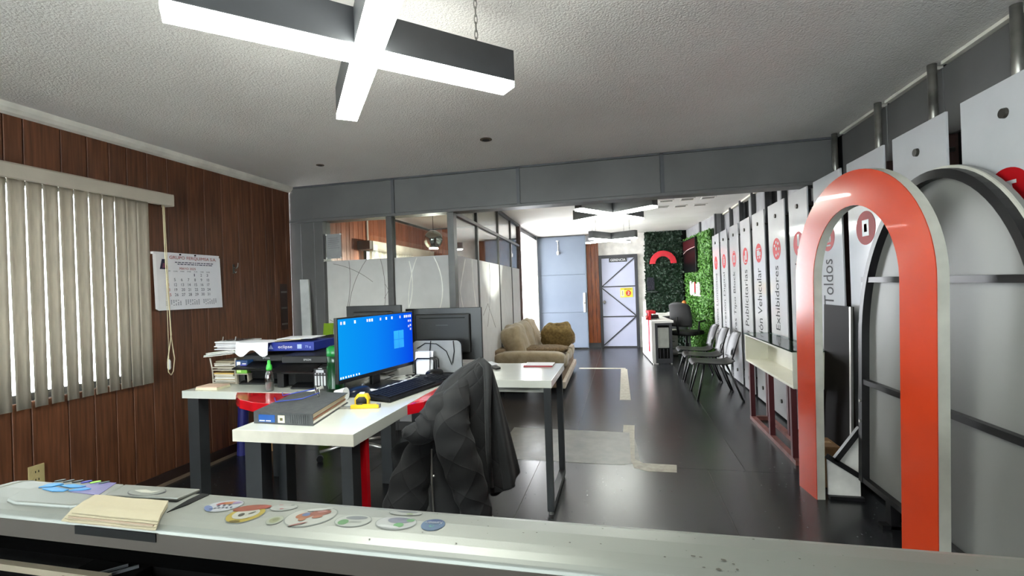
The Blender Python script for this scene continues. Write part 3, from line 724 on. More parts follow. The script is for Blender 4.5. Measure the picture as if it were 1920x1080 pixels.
b = MB(); b.box(0.06, 0.10, -0.01, 0.03, 0.02, 0.695); b.box(0.29, 0.335, -0.01, 0.03, 0.02, 0.695); b.box(0.10, 0.29, -0.01, 0.03, 0.655, 0.695); b.box(0.10, 0.29, -0.01, 0.03, 0.02, 0.09)
b.build('pedestal_frame', mat('pedestal_dark', '#35363a', 0.5), rc, local=True, bev=0.003)
L('pedestal_door', 0.105, 0.285, 0.005, 0.02, 0.275, 0.615, mat('pedestal_grey', '#a3a49c', 0.5))
L('pedestal_niche', 0.10, 0.29, 0.03, 0.04, 0.09, 0.655, M_black)
for k in range(3): L('wire_rack', 0.13+0.06*k, 0.136+0.06*k, 0.0, 0.006, 0.10, 0.26, M_steeld)
for x in (0.03, 0.32): MB().cyl((x, 0.01, 0), (x, 0.01, 0.02), 0.014).build('foot', M_chrome, rc, local=True)

# desk behind the counter
dk = thing('back_desk', 'low desk with a white top against the dark hedge wall', 'desk', (0.95, 9.9, 0))
box('desk_top', 0.60, 1.30, 9.62, 10.2, 0.725, 0.755, M_lac, dk, bev=0.003)
for x in (0.64, 1.26):
    for y in (9.66, 10.16): box('leg', x-0.02, x+0.02, y-0.02, y+0.02, 0, 0.725, M_steeld, dk)
box('modesty_panel', 0.66, 1.24, 10.12, 10.14, 0.3, 0.725, M_steeld, dk)
cb = thing('low_cabinet', 'small white cabinet under the reception desk', 'cabinet', (0.91, 9.3, 0))
box('cabinet_body', 0.82, 1.0, 9.25, 9.55, 0.02, 0.48, mat('cabinet_grey', '#b9b7b0', 0.5), cb, bev=0.004)
for z in (0.05, 0.19, 0.33):
    dr = box('drawer_front', 0.83, 0.99, 9.235, 9.25, z, z+0.12, mat('cabinet_grey'), cb, bev=0.003)
    box('drawer_pull', 0.88, 0.94, 9.228, 9.235, z+0.08, z+0.095, M_steeld, dr)
def office_chair(label, x, y, rz, back_h=1.0, seat_z=0.47, name='office_chair', mesh=True, arms=True, bw=0.46):
    r = thing(name, label, 'office chair', (x, y, 0), rz)
    MB().blob((0, 0, seat_z), (0.25, 0.24, 0.045), 0.45).build('seat', mat('black_upholstery', '#070708', 0.75, bump=0.1, bscale=120), r, smooth=True, local=True)
    def bf(u, v):
        s = u*2-1; z = seat_z+0.12+(back_h-seat_z-0.12)*v
        wv = bw/2*(1-0.12*v)*(1-max(0, v-0.86)**2*8)
        return (0.23+0.05*math.sin(v*2.6)*-1+0.07*v-0.05*s*s*-1*-1, s*wv, z-0.02*max(0, v-0.8)*s*s*8)
    MB().grid(bf, 11, 14).build('backrest', mat('black_mesh', '#060607', 0.7, bump=0.2, bscale=250), r, smooth=True, local=True, solid=0.025)
    MB().tube([(0.10, 0, seat_z-0.03), (0.24, 0, seat_z+0.0), (0.27, 0, seat_z+0.15), (0.27, 0, seat_z+0.3)], 0.02).build('back_support', M_plas, r, local=True, smooth=True)
    MB().lathe([(0.028, 0.10), (0.028, 0.28), (0.018, 0.29), (0.018, seat_z-0.04), (0.08, seat_z-0.035), (0.08, seat_z-0.02)], (0, 0, 0), 14).build('gas_lift', M_plas, r, local=True)
    for k in range(5):
        t = 2*PI*k/5+0.3; c, s = math.cos(t), math.sin(t)
        sp_ = MB().tube([(0, 0, 0.105), (0.15*c, 0.15*s, 0.10), (0.29*c, 0.29*s, 0.078)], [0.024, 0.018, 0.013]).build('base_spoke', M_chrome, r, local=True, smooth=True)
        MB().cyl((0.29*c-0.018*s, 0.29*s+0.018*c, 0.026), (0.29*c+0.018*s, 0.29*s-0.018*c, 0.026), 0.026, n=14).build('caster', M_plas, sp_, local=True)
    if arms:
        for s in (-1, 1): MB().tube([(0.08, s*0.24, seat_z-0.02), (0.08, s*0.29, seat_z+0.02), (0.06, s*0.29, seat_z+0.2), (-0.12, s*0.29, seat_z+0.215)], 0.016).build('armrest', M_plas, r, smooth=True, local=True)
    return r
office_chair('black mesh office chair behind the reception counter', 1.12, 8.92, -2.3, back_h=1.02)

# leaf walls
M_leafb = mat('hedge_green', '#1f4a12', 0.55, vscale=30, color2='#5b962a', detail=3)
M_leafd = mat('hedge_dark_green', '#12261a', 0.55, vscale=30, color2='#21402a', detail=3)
def leaf_wall(name, label, P0, ux, w, h, nrm, n, m, mback, seed, size=0.035):
    r = thing(name, label, 'leaf wall', P0)
    P0, ux, nrm = Vector(P0), Vector(ux).normalized(), Vector(nrm).normalized(); uz = Vector((0, 0, 1))
    MB().frame(P0, ux*w, nrm*0.012, uz*h).build('backing_mat', mback, r)
    g = random.Random(seed); b = MB()
    for _ in range(n):
        c = P0+ux*(g.random()*w)+uz*(g.random()*h)+nrm*(0.015+0.05*g.random()**1.5)
        d = (uz*g.uniform(-1, 1)+ux*g.uniform(-1, 1)+nrm*g.uniform(0.1, 0.7)).normalized()
        sd = d.cross(nrm+ux*g.uniform(-.5, .5)).normalized(); L_ = size*g.uniform(0.6, 1.3); wd = L_*0.38
        b.add([c, c+d*L_*0.45+sd*wd+nrm*0.004, c+d*L_, c+d*L_*0.45-sd*wd+nrm*0.004], [(0, 1, 2, 3)])
    b.build('leaves', m, r, kind='stuff')
    return r
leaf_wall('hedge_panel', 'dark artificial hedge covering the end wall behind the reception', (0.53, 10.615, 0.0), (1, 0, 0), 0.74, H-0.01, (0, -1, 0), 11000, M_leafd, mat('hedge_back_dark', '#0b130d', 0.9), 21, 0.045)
gx = Vector((-math.sin(ANG2), math.cos(ANG2), 0)); gn = Vector((-math.cos(ANG2), -math.sin(ANG2), 0))
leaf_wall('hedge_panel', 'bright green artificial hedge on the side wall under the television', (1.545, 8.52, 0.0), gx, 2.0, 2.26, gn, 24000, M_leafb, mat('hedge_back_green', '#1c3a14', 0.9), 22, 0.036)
# red half ring sign on the dark hedge
hr = thing('half_ring_sign', 'red half ring sign on the dark hedge wall', 'sign', (0.89, 10.54, 1.78))
ca = (0.89, 10.50, 1.785)
MB().strip(arc(ca, 0.275, 0, PI, 30, (1, 0, 0), (0, 0, 1)), arc(ca, 0.155, 0, PI, 30, (1, 0, 0), (0, 0, 1)), (0, 0.05, 0)).build('ring_face', mat('ring_red', '#d01f30', 0.4), hr, bev=0.004)
for x in (0.70, 1.08): MB().cyl((x, 10.55, 1.84), (x, 10.615, 1.84), 0.012).build('spacer', M_steeld, hr)
# small dark wall screen and shelf on the dark hedge
ws = thing('wall_screen', 'small dark screen on the dark hedge below the red half ring', 'screen', (0.62, 10.53, 1.33))
box('screen_body', 0.545, 0.70, 10.52, 10.55, 1.22, 1.50, mat('screen_dark', '#1a1a26', 0.2), ws, bev=0.004)
box('screen_ledge', 0.54, 0.76, 10.45, 10.55, 1.185, 1.197, M_steeld, ws); box('wall_arm', 0.60, 0.64, 10.55, 10.61, 1.3, 1.4, M_steeld, ws)
# television on the green hedge
def G(t, z, off): p = Vector((1.545, 8.52, z))+gx*t+gn*off; return p
tv = thing('television', 'black wall television with a red band on the green hedge', 'television', G(1.3, 1.55, 0.12))
ty0, ty1, tz0, tz1 = 0.82, 1.86, 1.56, 2.215
MB().frame(G(ty0, tz0, 0.07), gx*(ty1-ty0), gn*0.04, (0, 0, tz1-tz0)).build('television_body', mat('tv_black', '#0d0d10', 0.25), tv, bev=0.004)
MB().frame(G(ty0+0.015, tz0+0.02, 0.110), gx*(ty1-ty0-0.03), gn*0.002, (0, 0, tz1-tz0-0.035)).build('screen', mat('tv_screen', '#040406', 0.35, spec=0.2), tv)
MB().frame(G(ty0+0.02, tz1-0.20, 0.1125), gx*(ty1-ty0-0.04), gn*0.001, (0, 0, 0.175)).build('screen_band', mat('tv_red', '#3a0a10', 0.5, spec=0.2), tv)
MB().tube([G(ty0+0.03, tz1-0.19, 0.114), G(1.2, tz1-0.195, 0.114), G(1.55, tz1-0.215, 0.114), G(ty1-0.03, tz1-0.26, 0.114)], 0.006, 6).build('screen_line', mat('tv_line', '#d8b8b8', 0.4), tv)
MB().frame(G(1.2, 1.75, 0.012), gx*0.25, gn*0.06, (0, 0, 0.25)).build('wall_mount', M_steeld, tv)
# white sign of upright strokes
us = thing('white_sign', 'small white sign with a red stroke below the television', 'sign', G(1.25, 1.13, 0.08))
for k, (t, w_, h_) in enumerate(((0.72, 0.16, 0.24), (0.90, 0.10, 0.21), (1.13, 0.10, 0.25), (1.25, 0.10, 0.22), (1.37, 0.12, 0.27))):
    MB().frame(G(t, 1.12, 0.065), gx*w_, gn*0.02, (0, 0, h_)).build('sign_stroke', M_white, us, bev=0.003)
MB().frame(G(1.03, 1.17, 0.07), gx*0.06, gn*0.02, (0, 0, 0.20)).build('red_stroke', M_red, us)
MB().frame(G(0.72, 1.10, 0.045), gx*0.78, gn*0.02, (0, 0, 0.03)).build('sign_rail', M_white, us)
# small things on counter and desk
def items_reception():
    t = thing('tablet_stand', 'white card holder standing on the far end of the counter', 'card holder', (0.42, 9.2, 0.735))
    MB().frame((0.40, 9.2, 0.735), (0.05, 0, 0), (0, 0.03, 0), (0.0, 0.05, 0.30)).build('card', M_lac, t, bev=0.002); box('card_foot', 0.39, 0.46, 9.17, 9.26, 0.735, 0.742, M_lac, t)
    t = thing('desk_phone', 'black telephone on the reception counter', 'telephone', (0.55, 8.85, 0.735))
    MB().prism([(0.48, 8.75, 0.735), (0.48, 8.95, 0.735), (0.48, 8.95, 0.80), (0.48, 8.75, 0.755)], (0.16, 0, 0)).build('phone_body', M_plas, t, bev=0.005)
    MB().tube([(0.50, 8.77, 0.79), (0.50, 8.79, 0.81), (0.50, 8.91, 0.83), (0.50, 8.93, 0.815)], 0.018).build('handset', M_plas, t, smooth=True)
    t = thing('red_cup', 'small red cup at the counter edge', 'cup', (0.45, 8.62, 0.735))
    MB().lathe([(0.025, 0), (0.032, 0.07), (0.029, 0.07), (0.022, 0.006)], (0.43, 8.60, 0.735), 16).build('cup_body', mat('cup_red', '#8d2a20', 0.4), t, smooth=True)
    MB().tube([(0.43, 8.565, 0.79), (0.43, 8.545, 0.78), (0.43, 8.545, 0.76), (0.43, 8.57, 0.75)], 0.004).build('cup_handle', mat('cup_red'), t)
    t = thing('figurine', 'small orange and brown figurine on the back desk', 'figurine', (1.20, 9.8, 0.755))
    MB().lathe([(0.05, 0), (0.06, 0.03), (0.035, 0.09), (0.05, 0.13), (0.03, 0.17)], (1.20, 9.8, 0.755), 14).build('figure_body', mat('fig_brown', '#6a4426', 0.6), t, smooth=True)
    MB().blob((1.20, 9.8, 0.965), (0.045, 0.045, 0.05), 1.0, n=14).build('figure_head', mat('fig_orange', '#b5652a', 0.6), t, smooth=True)
    for k, (x, y, rz) in enumerate(((0.78, 9.8, 0.2), (0.98, 9.75, -0.4), (1.10, 9.9, 0.1))):
        t = thing('paper_pile', ['flat pile of papers at the outer end of the back desk', 'crooked pile of papers mid back desk', 'white paper pile beside the figurine'][k], 'papers', (x, y, 0.755), rz, 'paper piles on the back desk')
        for q in range(3): lb('sheet', -0.10, 0.10, -0.07, 0.07, 0.002+q*(0.008+0.008*k), 0.009+q*(0.008+0.008*k), M_lac, t)
items_reception()
# ------------------------------------------------------------------ vertical blinds
M_slat = mat('blind_slat', '#c3baaa', 0.8, vscale=60, stretch=(1, 1, 0.15), var=0.05, translucent=0.12)
M_rail = mat('blind_rail', '#c0b7a8', 0.6, var=0.03)
M_cord = mat('cream_cord', '#d8c9a4', 0.6)
vb = thing('vertical_blind', 'beige vertical blind hanging on the dark planks beside the calendar', 'blind', (-3.27, 2.0, 0.77))
MB().prism([(-3.315, -0.3, 2.135), (-3.215, -0.3, 2.135), (-3.205, -0.3, 2.125), (-3.205, -0.3, 2.05), (-3.215, -0.3, 2.045), (-3.225, -0.3, 2.05), (-3.225, -0.3, 2.115), (-3.315, -0.3, 2.115)], (0, 3.157, 0)).build('valance', M_rail, vb)
box('head_rail', -3.28, -3.235, -0.28, 2.80, 2.055, 2.09, M_rail, vb)
box('rail_end', -3.315, -3.206, 2.846, 2.857, 2.046, 2.134, M_rail, vb, bev=0.002)
edges = [-0.30+0.081*k for k in range(27)]+[1.895, 1.98, 2.061, 2.142, 2.222, 2.305, 2.386, 2.462, 2.538, 2.611, 2.694]
def slat(y0, y1, gt, gb, par, xc=-3.25, z0=0.772, z1=2.07, m=None):
    def fn(u, v):
        z = z0+(z1-z0)*v; g = gb+(gt-gb)*min(1, v*1.02)
        s = u*2-1; return (xc-0.007*(1-s*s), y0+g+(y1-y0-g)*u, z)
    MB().grid(fn, 5, 4).build('slat', m or M_slat, par, smooth=True, solid=0.0012)
gb = {36: 0.004, 35: 0.007, 34: 0.010, 33: 0.012, 32: 0.014, 31: 0.016}
for i in range(len(edges)-1):
    w_ = gb.get(i, 0.018); slat(edges[i], edges[i+1], w_*0.25, w_, vb)
for k, dy in enumerate((0.0, 0.012)):
    MB().tube([(-3.24, 2.795+dy, 2.05), (-3.235, 2.80+dy, 1.6), (-3.23, 2.822-dy*0.3, 1.10), (-3.232, 2.79+dy*4.5, 0.92), (-3.235, 2.795+dy*3.2, 0.83), (-3.235, 2.815, 0.805)], 0.0032, 6).build('pull_cord', M_cord, vb, smooth=True)
MB().tube([(-3.25, 2.812, 2.05), (-3.25, 2.815, 0.90)], 0.0018, 5).build('pull_chain', M_cord, vb)
MB().lathe([(0.006, 0), (0.012, 0.01), (0.012, 0.06), (0.005, 0.075)], (-3.25, 2.815, 0.845), 10).build('cord_weight', M_lac, vb)
ob = thing('vertical_blind', 'pale vertical blind in the office behind the glass partition', 'blind', (-3.2, 6.6, 0.75))
MB().prism([(-3.30, 5.60, 2.04), (-3.12, 5.60, 2.04), (-3.12, 5.60, 1.92), (-3.14, 5.60, 1.92), (-3.14, 5.60, 2.02), (-3.30, 5.60, 2.02)], (0, 2.05, 0)).build('valance', mat('pale_valance', '#cfc4b6', 0.6), ob)
box('rail_end', -3.30, -3.12, 5.59, 5.60, 1.92, 2.04, mat('pale_valance'), ob)
for k in range(23): slat(5.62+k*0.087, 5.62+(k+1)*0.087, 0.006, 0.014, ob, xc=-3.2, z0=0.75, z1=1.99, m=mat('thin_slat', '#d9d0bf', 0.8, translucent=0.6))

# ------------------------------------------------------------------ wall calendar, hook, outlet, transom piece
M_paper = mat('calendar_paper', '#f6f6fc', 0.7, var=0.01)
M_ink = mat('ink_navy', '#3a3d5c', 0.6); M_inkr = mat('ink_red', '#a8323e', 0.6)
ca_ = thing('wall_calendar', 'white month calendar pinned to the dark planks, MAYO 2025', 'calendar', (-3.31, 3.05, 1.29))
def CP(y, z, dx=0.0): return (-3.300+dx+0.014*(1-(z-1.29)/0.412), y, z)
for k in range(5):
    MB().frame(CP(2.755+0.004*k, 1.292-0.003*k, 0.002*k), (0, 0.565, 0), (-0.014, 0, 0.412), (0.001, 0, 0)).build('page', M_paper, ca_)
box('binding', -3.312, -3.286, 2.75, 3.325, 1.695, 1.712, M_paper, ca_, bev=0.002)
pd = Vector((-0.014, 0, 0.412)).normalized()
def ct(s, y, z, w, h, m): text('lettering', s, CP(y, z, 0.0115), (0, 1, 0), pd, w, h, m, ca_, depth=0.001)
ct('GRUPO FERQUIMSA S.A.', 2.875, 1.660, 0.42, 0.028, M_inkr)
b = MB()
for y_, z_, w_ in ((2.92, 1.638, 0.33), (2.94, 1.624, 0.28)):
    q = 0.0; g = random.Random(3)
    while q < w_:
        d_ = g.uniform(0.012, 0.035); b.frame(CP(y_+q, z_, 0.0115), (0, d_, 0), pd*0.006, (0.0006, 0, 0)); q += d_+0.007
b.build('print_lines', M_ink, ca_, kind='stuff')
ct('MAYO 2025', 2.955, 1.585, 0.14, 0.018, M_inkr)
for k, s in enumerate(('DOM', 'LUN', 'MAR', 'MIE', 'JUE', 'VIE', 'SAB')): ct(s, 2.845+k*0.058, 1.568, 0.032, 0.008, M_ink)
for d in range(1, 32):
    k = (d+3) % 7; rw = (d+3)//7; s = str(d)
    ct(s, 2.845+k*0.058, 1.535-rw*0.038, sum(0.006 if ch == '1' else 0.013 for ch in s)+0.003*(len(s)-1), 0.022, M_inkr if k == 0 else M_ink)
b = MB()
for k in range(3):
    for rw in range(5):
        for q in range(7): 
            if (rw+q+k) % 6: b.frame(CP(2.83+k*0.16+q*0.019, 1.35-rw*0.009, 0.0118), (0, 0.009, 0), pd*0.004, (0.0005, 0, 0))
b.build('small_months', M_ink, ca_, kind='stuff')
MB().prism([CP(y, z, 0.012) for y, z in ((2.795, 1.585), (2.855, 1.585), (2.84, 1.66), (2.815, 1.66))], (0.001, 0, 0)).build('emblem', mat('emblem_navy', '#2a2747', 0.6), ca_)
MB().prism([CP(y, z, 0.0132) for y, z in ((2.815, 1.595), (2.845, 1.595), (2.838, 1.63), (2.822, 1.63))], (0.0006, 0, 0)).build('emblem_mark', mat('emblem_plum', '#8a4a68', 0.6), ca_)
for y in (2.96, 3.09): MB().cyl((-3.284, y, 1.70), (-3.276, y, 1.70), 0.006, n=10).build('pin', M_black, ca_)
hk = thing('wall_hook', 'small metal hook on the planks to the side of the calendar', 'hook', (-3.31, 3.50, 1.60))
box('hook_plate', -3.312, -3.306, 3.49, 3.51, 1.57, 1.65, M_screwd, hk, bev=0.002)
MB().tube([(-3.306, 3.50, 1.62), (-3.28, 3.50, 1.615), (-3.265, 3.50, 1.63), (-3.27, 3.51, 1.66)], 0.005).build('hook_arm', M_chrome, hk, smooth=True)
MB().tube([(-3.306, 3.50, 1.59), (-3.29, 3.50, 1.575), (-3.28, 3.50, 1.585)], 0.004).build('hook_arm', M_chrome, hk, smooth=True)
M_ivory = mat('ivory_plastic', '#b8a878', 0.45)
ou = thing('wall_outlet', 'ivory wall outlet plate low on the dark planks', 'outlet', (-3.31, 2.03, 0.31))
box('cover_plate', -3.312, -3.304, 1.99, 2.067, 0.315, 0.432, M_ivory, ou, bev=0.002)
for z in (0.395, 0.35):
    sk_ = MB().ellipse((-3.3038, 2.028, z), (0, 0.022, 0), (0, 0, 0.017), d=(0.002, 0, 0)).build('socket', M_ivory, ou)
    for y in (2.021, 2.036): box('slot', -3.302, -3.3012, y-0.002, y+0.002, z-0.006, z+0.006, M_black, sk_)
wp = thing('wall_strip', 'shiny strip of switch plates on the planks beside the gray pier', 'switch', (-3.31, 4.12, 1.05))
for k in range(3): box('switch_plate', -3.312, -3.303, 4.08, 4.16, 1.07+k*0.16, 1.075+k*0.16+0.012, M_pipe, wp)
box('strip_back', -3.3125, -3.306, 4.07, 4.17, 1.02, 1.48, mat('strip_brown', '#3a2a24', 0.3), wp)
# notice on the glass, chrome globe in the office
nt_ = thing('glass_notice', 'small gray notice sheet taped high on the first partition pane', 'notice', (-2.85, 4.30, 1.72))
box('sheet', -2.932, -2.762, 4.304, 4.307, 1.725, 1.975, mat('notice_grey_sheet', '#9b9b9b', 0.3), nt_)
for x in (-2.93, -2.765):
    for z in (1.73, 1.97): MB().cyl((x, 4.298, z), (x, 4.304, z), 0.009, n=10).build('corner_cap', M_lac, nt_)
for k in range(6): box('print_line', -2.91, -2.80+0.01*(k % 3), 4.3028, 4.304, 1.93-k*0.02, 1.935-k*0.02, mat('notice_ink_grey', '#7b7b7d', 0.5), nt_)
M_fill_bulb = mat('fill_bulb_glow', '#fff4e2', 0.4, emit=1500.0)
gl = thing('globe_pendant_lamp', 'chrome globe pendant lamp in the office behind the glass', 'ceiling lamp', (-2.45, 6.0, 1.92))
MB().lathe([(0.06, -0.115), (0.09, -0.095), (0.118, -0.05), (0.128, 0.0), (0.118, 0.05), (0.09, 0.092), (0.05, 0.118), (0.02, 0.128)], (-2.45, 6.0, 2.055), 28).build('globe', mat('chrome_globe', '#9a9c96', 0.08, metal=1.0), gl, smooth=True)
MB().lathe([(0.055, 0), (0.058, 0.004)], (-2.45, 6.0, 1.932)).build('bulb', M_fill_bulb, gl)  # emitter added inside the globe to brighten the office
MB().tube([(-2.45, 6.0, 2.18), (-2.45, 6.0, H-0.02)], 0.004).build('cable', M_black, gl); MB().lathe([(0.05, 0), (0.045, 0.02)], (-2.45, 6.0, H-0.021)).build('ceiling_cup', M_pipe, gl)

# leaning plank and green board in the corner
lp = thing('leaning_plank', 'white plank leaning against the gray pier', 'plank', (-3.0, 4.1, 0))
MB().frame((-3.02, 4.02, 0.0), (0.10, 0, 0), (-0.17, 0.195, 1.52), (0, 0.02, 0)).build('plank_board', mat('chalky_white', '#c9cac8', 0.8), lp)
gp = thing('green_board', 'bright green board leaning in the corner behind the printers', 'board', (-2.86, 4.0, 0))
MB().frame((-2.895, 4.00, 0.0), (0.105, 0, 0), (-0.03, 0.21, 1.07), (0, 0.015, 0)).build('board', mat('lime_green', '#84a81c', 0.5), gp)
bt = thing('blue_roll', 'tall navy blue roll standing on the floor behind the printer desk', 'roll', (-3.2, 3.45, 0))
MB().cyl((-3.235, 3.45, 0), (-3.20, 3.47, 0.80), 0.042, n=20).build('roll_body', mat('navy_vinyl', '#25256e', 0.4), bt, smooth=False)
MB().cyl((-3.2005, 3.47, 0.795), (-3.20, 3.47, 0.803), 0.02, n=16).build('roll_core', M_card, bt)
carton('small cardboard box on the floor under the printer desk', -3.14, -2.98, 3.56, 3.74, 0.0, 0.13)

# ------------------------------------------------------------------ sofa
M_tan = mat('tan_corduroy', '#7f6f54', 0.85, vscale=14, color2='#94846a', bump=0.25, bscale=90, sheen=0.3)
M_tand = mat('tan_corduroy_base', '#735f49', 0.85, vscale=14, color2='#83705a', bump=0.2, bscale=90)
so = thing('sofa', 'tan three seat sofa along the glass partition', 'sofa', (-1.2, 6.9, 0), 0.02)
def LB(f): return f.build
box('base', -0.44, 0.42, -0.93, 0.93, 0.08, 0.32, M_tand, so, local=True, bev=0.02)
box('front_rail', 0.40, 0.46, -0.95, 0.95, 0.07, 0.16, mat('reflection_lit_rail', '#b5a99b', 0.5), so, local=True, bev=0.01)  # wood trim, its colour lightened for the reflected light on it
for k, y in enumerate((-0.5, 0.0, 0.5)):
    MB().blob((0.08, y, 0.37), (0.38, 0.262, 0.085), 0.35, amp=0.02, freq=6, seed=k).build('seat_cushion', M_tan, so, local=True, smooth=True)
    rt = Matrix.Rotation(-0.28, 3, 'Y')
    MB().blob((-0.25, y, 0.60), (0.16, 0.29, 0.26), 0.62, rot=rt, amp=0.05, freq=7, seed=3+k, n=40).build('back_cushion', M_tan, so, local=True, smooth=True)
box('back_frame', -0.46, -0.34, -0.93, 0.93, 0.10, 0.56, M_tand, so, local=True, bev=0.03)
for y, zt in ((-0.90, 0.535), (0.90, 0.60)):
    MB().blob((0.0, y, zt-0.10), (0.46, 0.13, 0.105), 0.5, amp=0.01, freq=5, n=32).build('armrest', M_tan, so, local=True, smooth=True)
    box('arm_panel', -0.42, 0.40, y-0.075, y+0.075, 0.08, zt-0.10, M_tand, so, local=True, bev=0.02)
for x in (-0.38, 0.38):
    for y in (-0.88, 0.88): MB().cyl((x, y, 0), (x, y, 0.09), 0.025, 0.032).build('foot', M_black, so, local=True)
M_fur = mat('brown_fur', '#4d3c2a', 0.95, vscale=40, color2='#76603f', bump=0.9, bscale=70)
M_plush = mat('gold_brown_plush', '#6d5832', 0.9, vscale=30, color2='#8f7746', bump=0.5, bscale=60)
f = thing('fur_throw', 'dark brown fur throw lying on the near sofa seat', 'throw', (-1.05, 6.5, 0.44))
MB().blob((-1.03, 6.42, 0.51), (0.30, 0.24, 0.05), 0.6, amp=0.03, freq=14, n=44, seed=9).build('throw_body', M_fur, f, smooth=True)
f = thing('sofa_pillow', 'gold brown fringed pillow resting against the far sofa arm', 'pillow', (-0.98, 7.2, 0.45))
MB().blob((-0.97, 7.2, 0.63), (0.25, 0.13, 0.18), 0.55, rot=Matrix.Rotation(0.5, 3, 'X'), amp=0.04, freq=10, n=40, seed=4).build('pillow_body', M_plush, f, smooth=True)
b = MB(); g = random.Random(4)
for k in range(60):
    t = 2*PI*k/60; p = Vector((-0.97+0.235*math.cos(t), 7.2-0.09*math.sin(t), 0.63+0.16*math.sin(t)))
    b.tube([p, p+Vector((0.03*math.cos(t)+g.uniform(-.01, .01), -0.02, 0.02*math.sin(t)-0.01))], 0.004, 4)
b.build('fringe', M_fur, f, kind='stuff')
# ------------------------------------------------------------------ desks
M_desk = mat('white_desk_laminate', '#c9cbc3', 0.16, var=0.01, coat=0.2)
M_edge = mat('worn_white_edge', '#c9c3b4', 0.5)
M_leg = mat('graphite_leg', '#26282a', 0.45, var=0.08)
M_redd = mat('red_gloss_laminate', '#c30f1c', 0.16, coat=0.3)
TZ = 0.80
def top(name, x0, x1, y0, y1, par, t=0.05, m=None): return box(name, x0, x1, y0, y1, TZ-t, TZ, m or M_desk, par, bev=0.0015)
dA = thing('workstation_desk', 'white desk with the blue screen, long side along the jacket chair', 'desk', (-1.33, 2.5, 0))
top('desk_top', -1.61, -1.045, 1.67, 3.42, dA)
box('edge_band', -1.61, -1.045, 1.668, 1.67, TZ-0.049, TZ-0.001, M_edge, dA)
b = MB(); b.box(-1.58, -1.50, 1.70, 1.76, 0, TZ-0.05); b.build('leg', M_leg, dA)
box('leg', -1.11, -1.06, 1.68, 1.74, 0, TZ-0.05, M_leg, dA); box('leg', -1.50, -1.46, 1.80, 1.86, 0, TZ-0.05, M_leg, dA)
box('leg', -1.58, -1.52, 3.32, 3.38, 0, TZ-0.05, M_leg, dA); box('leg', -1.11, -1.06, 3.32, 3.38, 0, TZ-0.05, M_leg, dA)
MB().prism([(-1.046, 2.15, TZ-0.052), (-0.99, 2.22, TZ-0.052), (-0.965, 2.36, TZ-0.052), (-0.965, 2.58, TZ-0.052), (-0.99, 2.72, TZ-0.052), (-1.046, 2.775, TZ-0.052)], (0, 0, 0.048)).build('red_extension', M_redd, dA)
box('red_panel', -1.085, -1.055, 1.775, 1.80, 0, TZ-0.05, M_redd, dA); box('red_panel', -1.12, -1.088, 1.79, 1.815, 0, TZ-0.05, mat('red_marbled', '#8a1018', 0.5, color2='#200a0b', vscale=9), dA)
dB = thing('workstation_desk', 'bare white desk end on a dark loop leg in front of the sofa', 'desk', (-0.74, 3.1, 0))
top('desk_top', -1.043, -0.42, 2.78, 3.42, dB, 0.045)
box('apron', -1.04, -0.47, 2.80, 2.82, TZ-0.075, TZ-0.045, mat('apron_gray', '#8c8d88', 0.5), dB)  # plain gray strip below the front edge of the top
for y in (2.80, 3.36): box('leg', -0.47, -0.43, y-0.018, y+0.022, 0.02, TZ-0.045, M_leg, dB)
box('leg_bar', -0.47, -0.43, 2.822, 3.342, 0.02, 0.06, M_leg, dB)
for y in (2.80, 3.36): MB().cyl((-0.45, y, 0), (-0.45, y, 0.022), 0.016).build('foot', M_chrome, dB)
box('leg', -1.03, -0.99, 3.34, 3.38, 0, TZ-0.045, M_leg, dB)
dC = thing('workstation_desk', 'white desk carrying the two printers beside the planks', 'desk', (-2.1, 2.8, 0))
top('desk_top', -2.62, -1.612, 2.345, 3.15, dC, 0.045)
for x, y in ((-2.56, 2.40), (-2.56, 3.10), (-1.66, 3.10)): box('leg', x-0.04, x+0.04, y-0.035, y+0.035, 0, TZ-0.045, M_leg, dC)
pts = [(-2.22, 2.344), (-2.15, 2.26), (-2.05, 2.18), (-1.92, 2.125), (-1.78, 2.10), (-1.66, 2.10), (-1.612, 2.11), (-1.612, 2.344)]
MB().prism([(x, y, TZ-0.052) for x, y in pts], (0, 0, 0.0505)).build('red_extension', M_redd, dC, bev=0.0015)

# ------------------------------------------------------------------ monitors
M_mon = mat('monitor_black', '#0a0a0b', 0.35); M_monb = mat('monitor_back', '#0b0b0b', 0.5, bump=0.04, bscale=300)
def screen_mat():
    m = bpy.data.materials.new('lit_screen'); m.use_nodes = True; nt = m.node_tree; N = nt.nodes; L = nt.links
    N.remove(N['Principled BSDF']); tc = N.new('ShaderNodeTexCoord'); sx = N.new('ShaderNodeSeparateXYZ'); L.new(tc.outputs['Generated'], sx.inputs[0])
    rp = N.new('ShaderNodeValToRGB'); e = rp.color_ramp.elements
    e[0].position = 0.0; e[0].color = lin('#0a9cf4'); e[1].position = 1.0; e[1].color = lin('#0848e8')
    k = e.new(0.45); k.color = lin('#0a86f6')
    em = N.new('ShaderNodeEmission'); em.inputs[1].default_value = SCREEN
    L.new(sx.outputs['X'], rp.inputs[0]); L.new(rp.outputs[0], em.inputs[0]); L.new(em.outputs[0], N['Material Output'].inputs[0])
    return m
SCREEN = 0.25
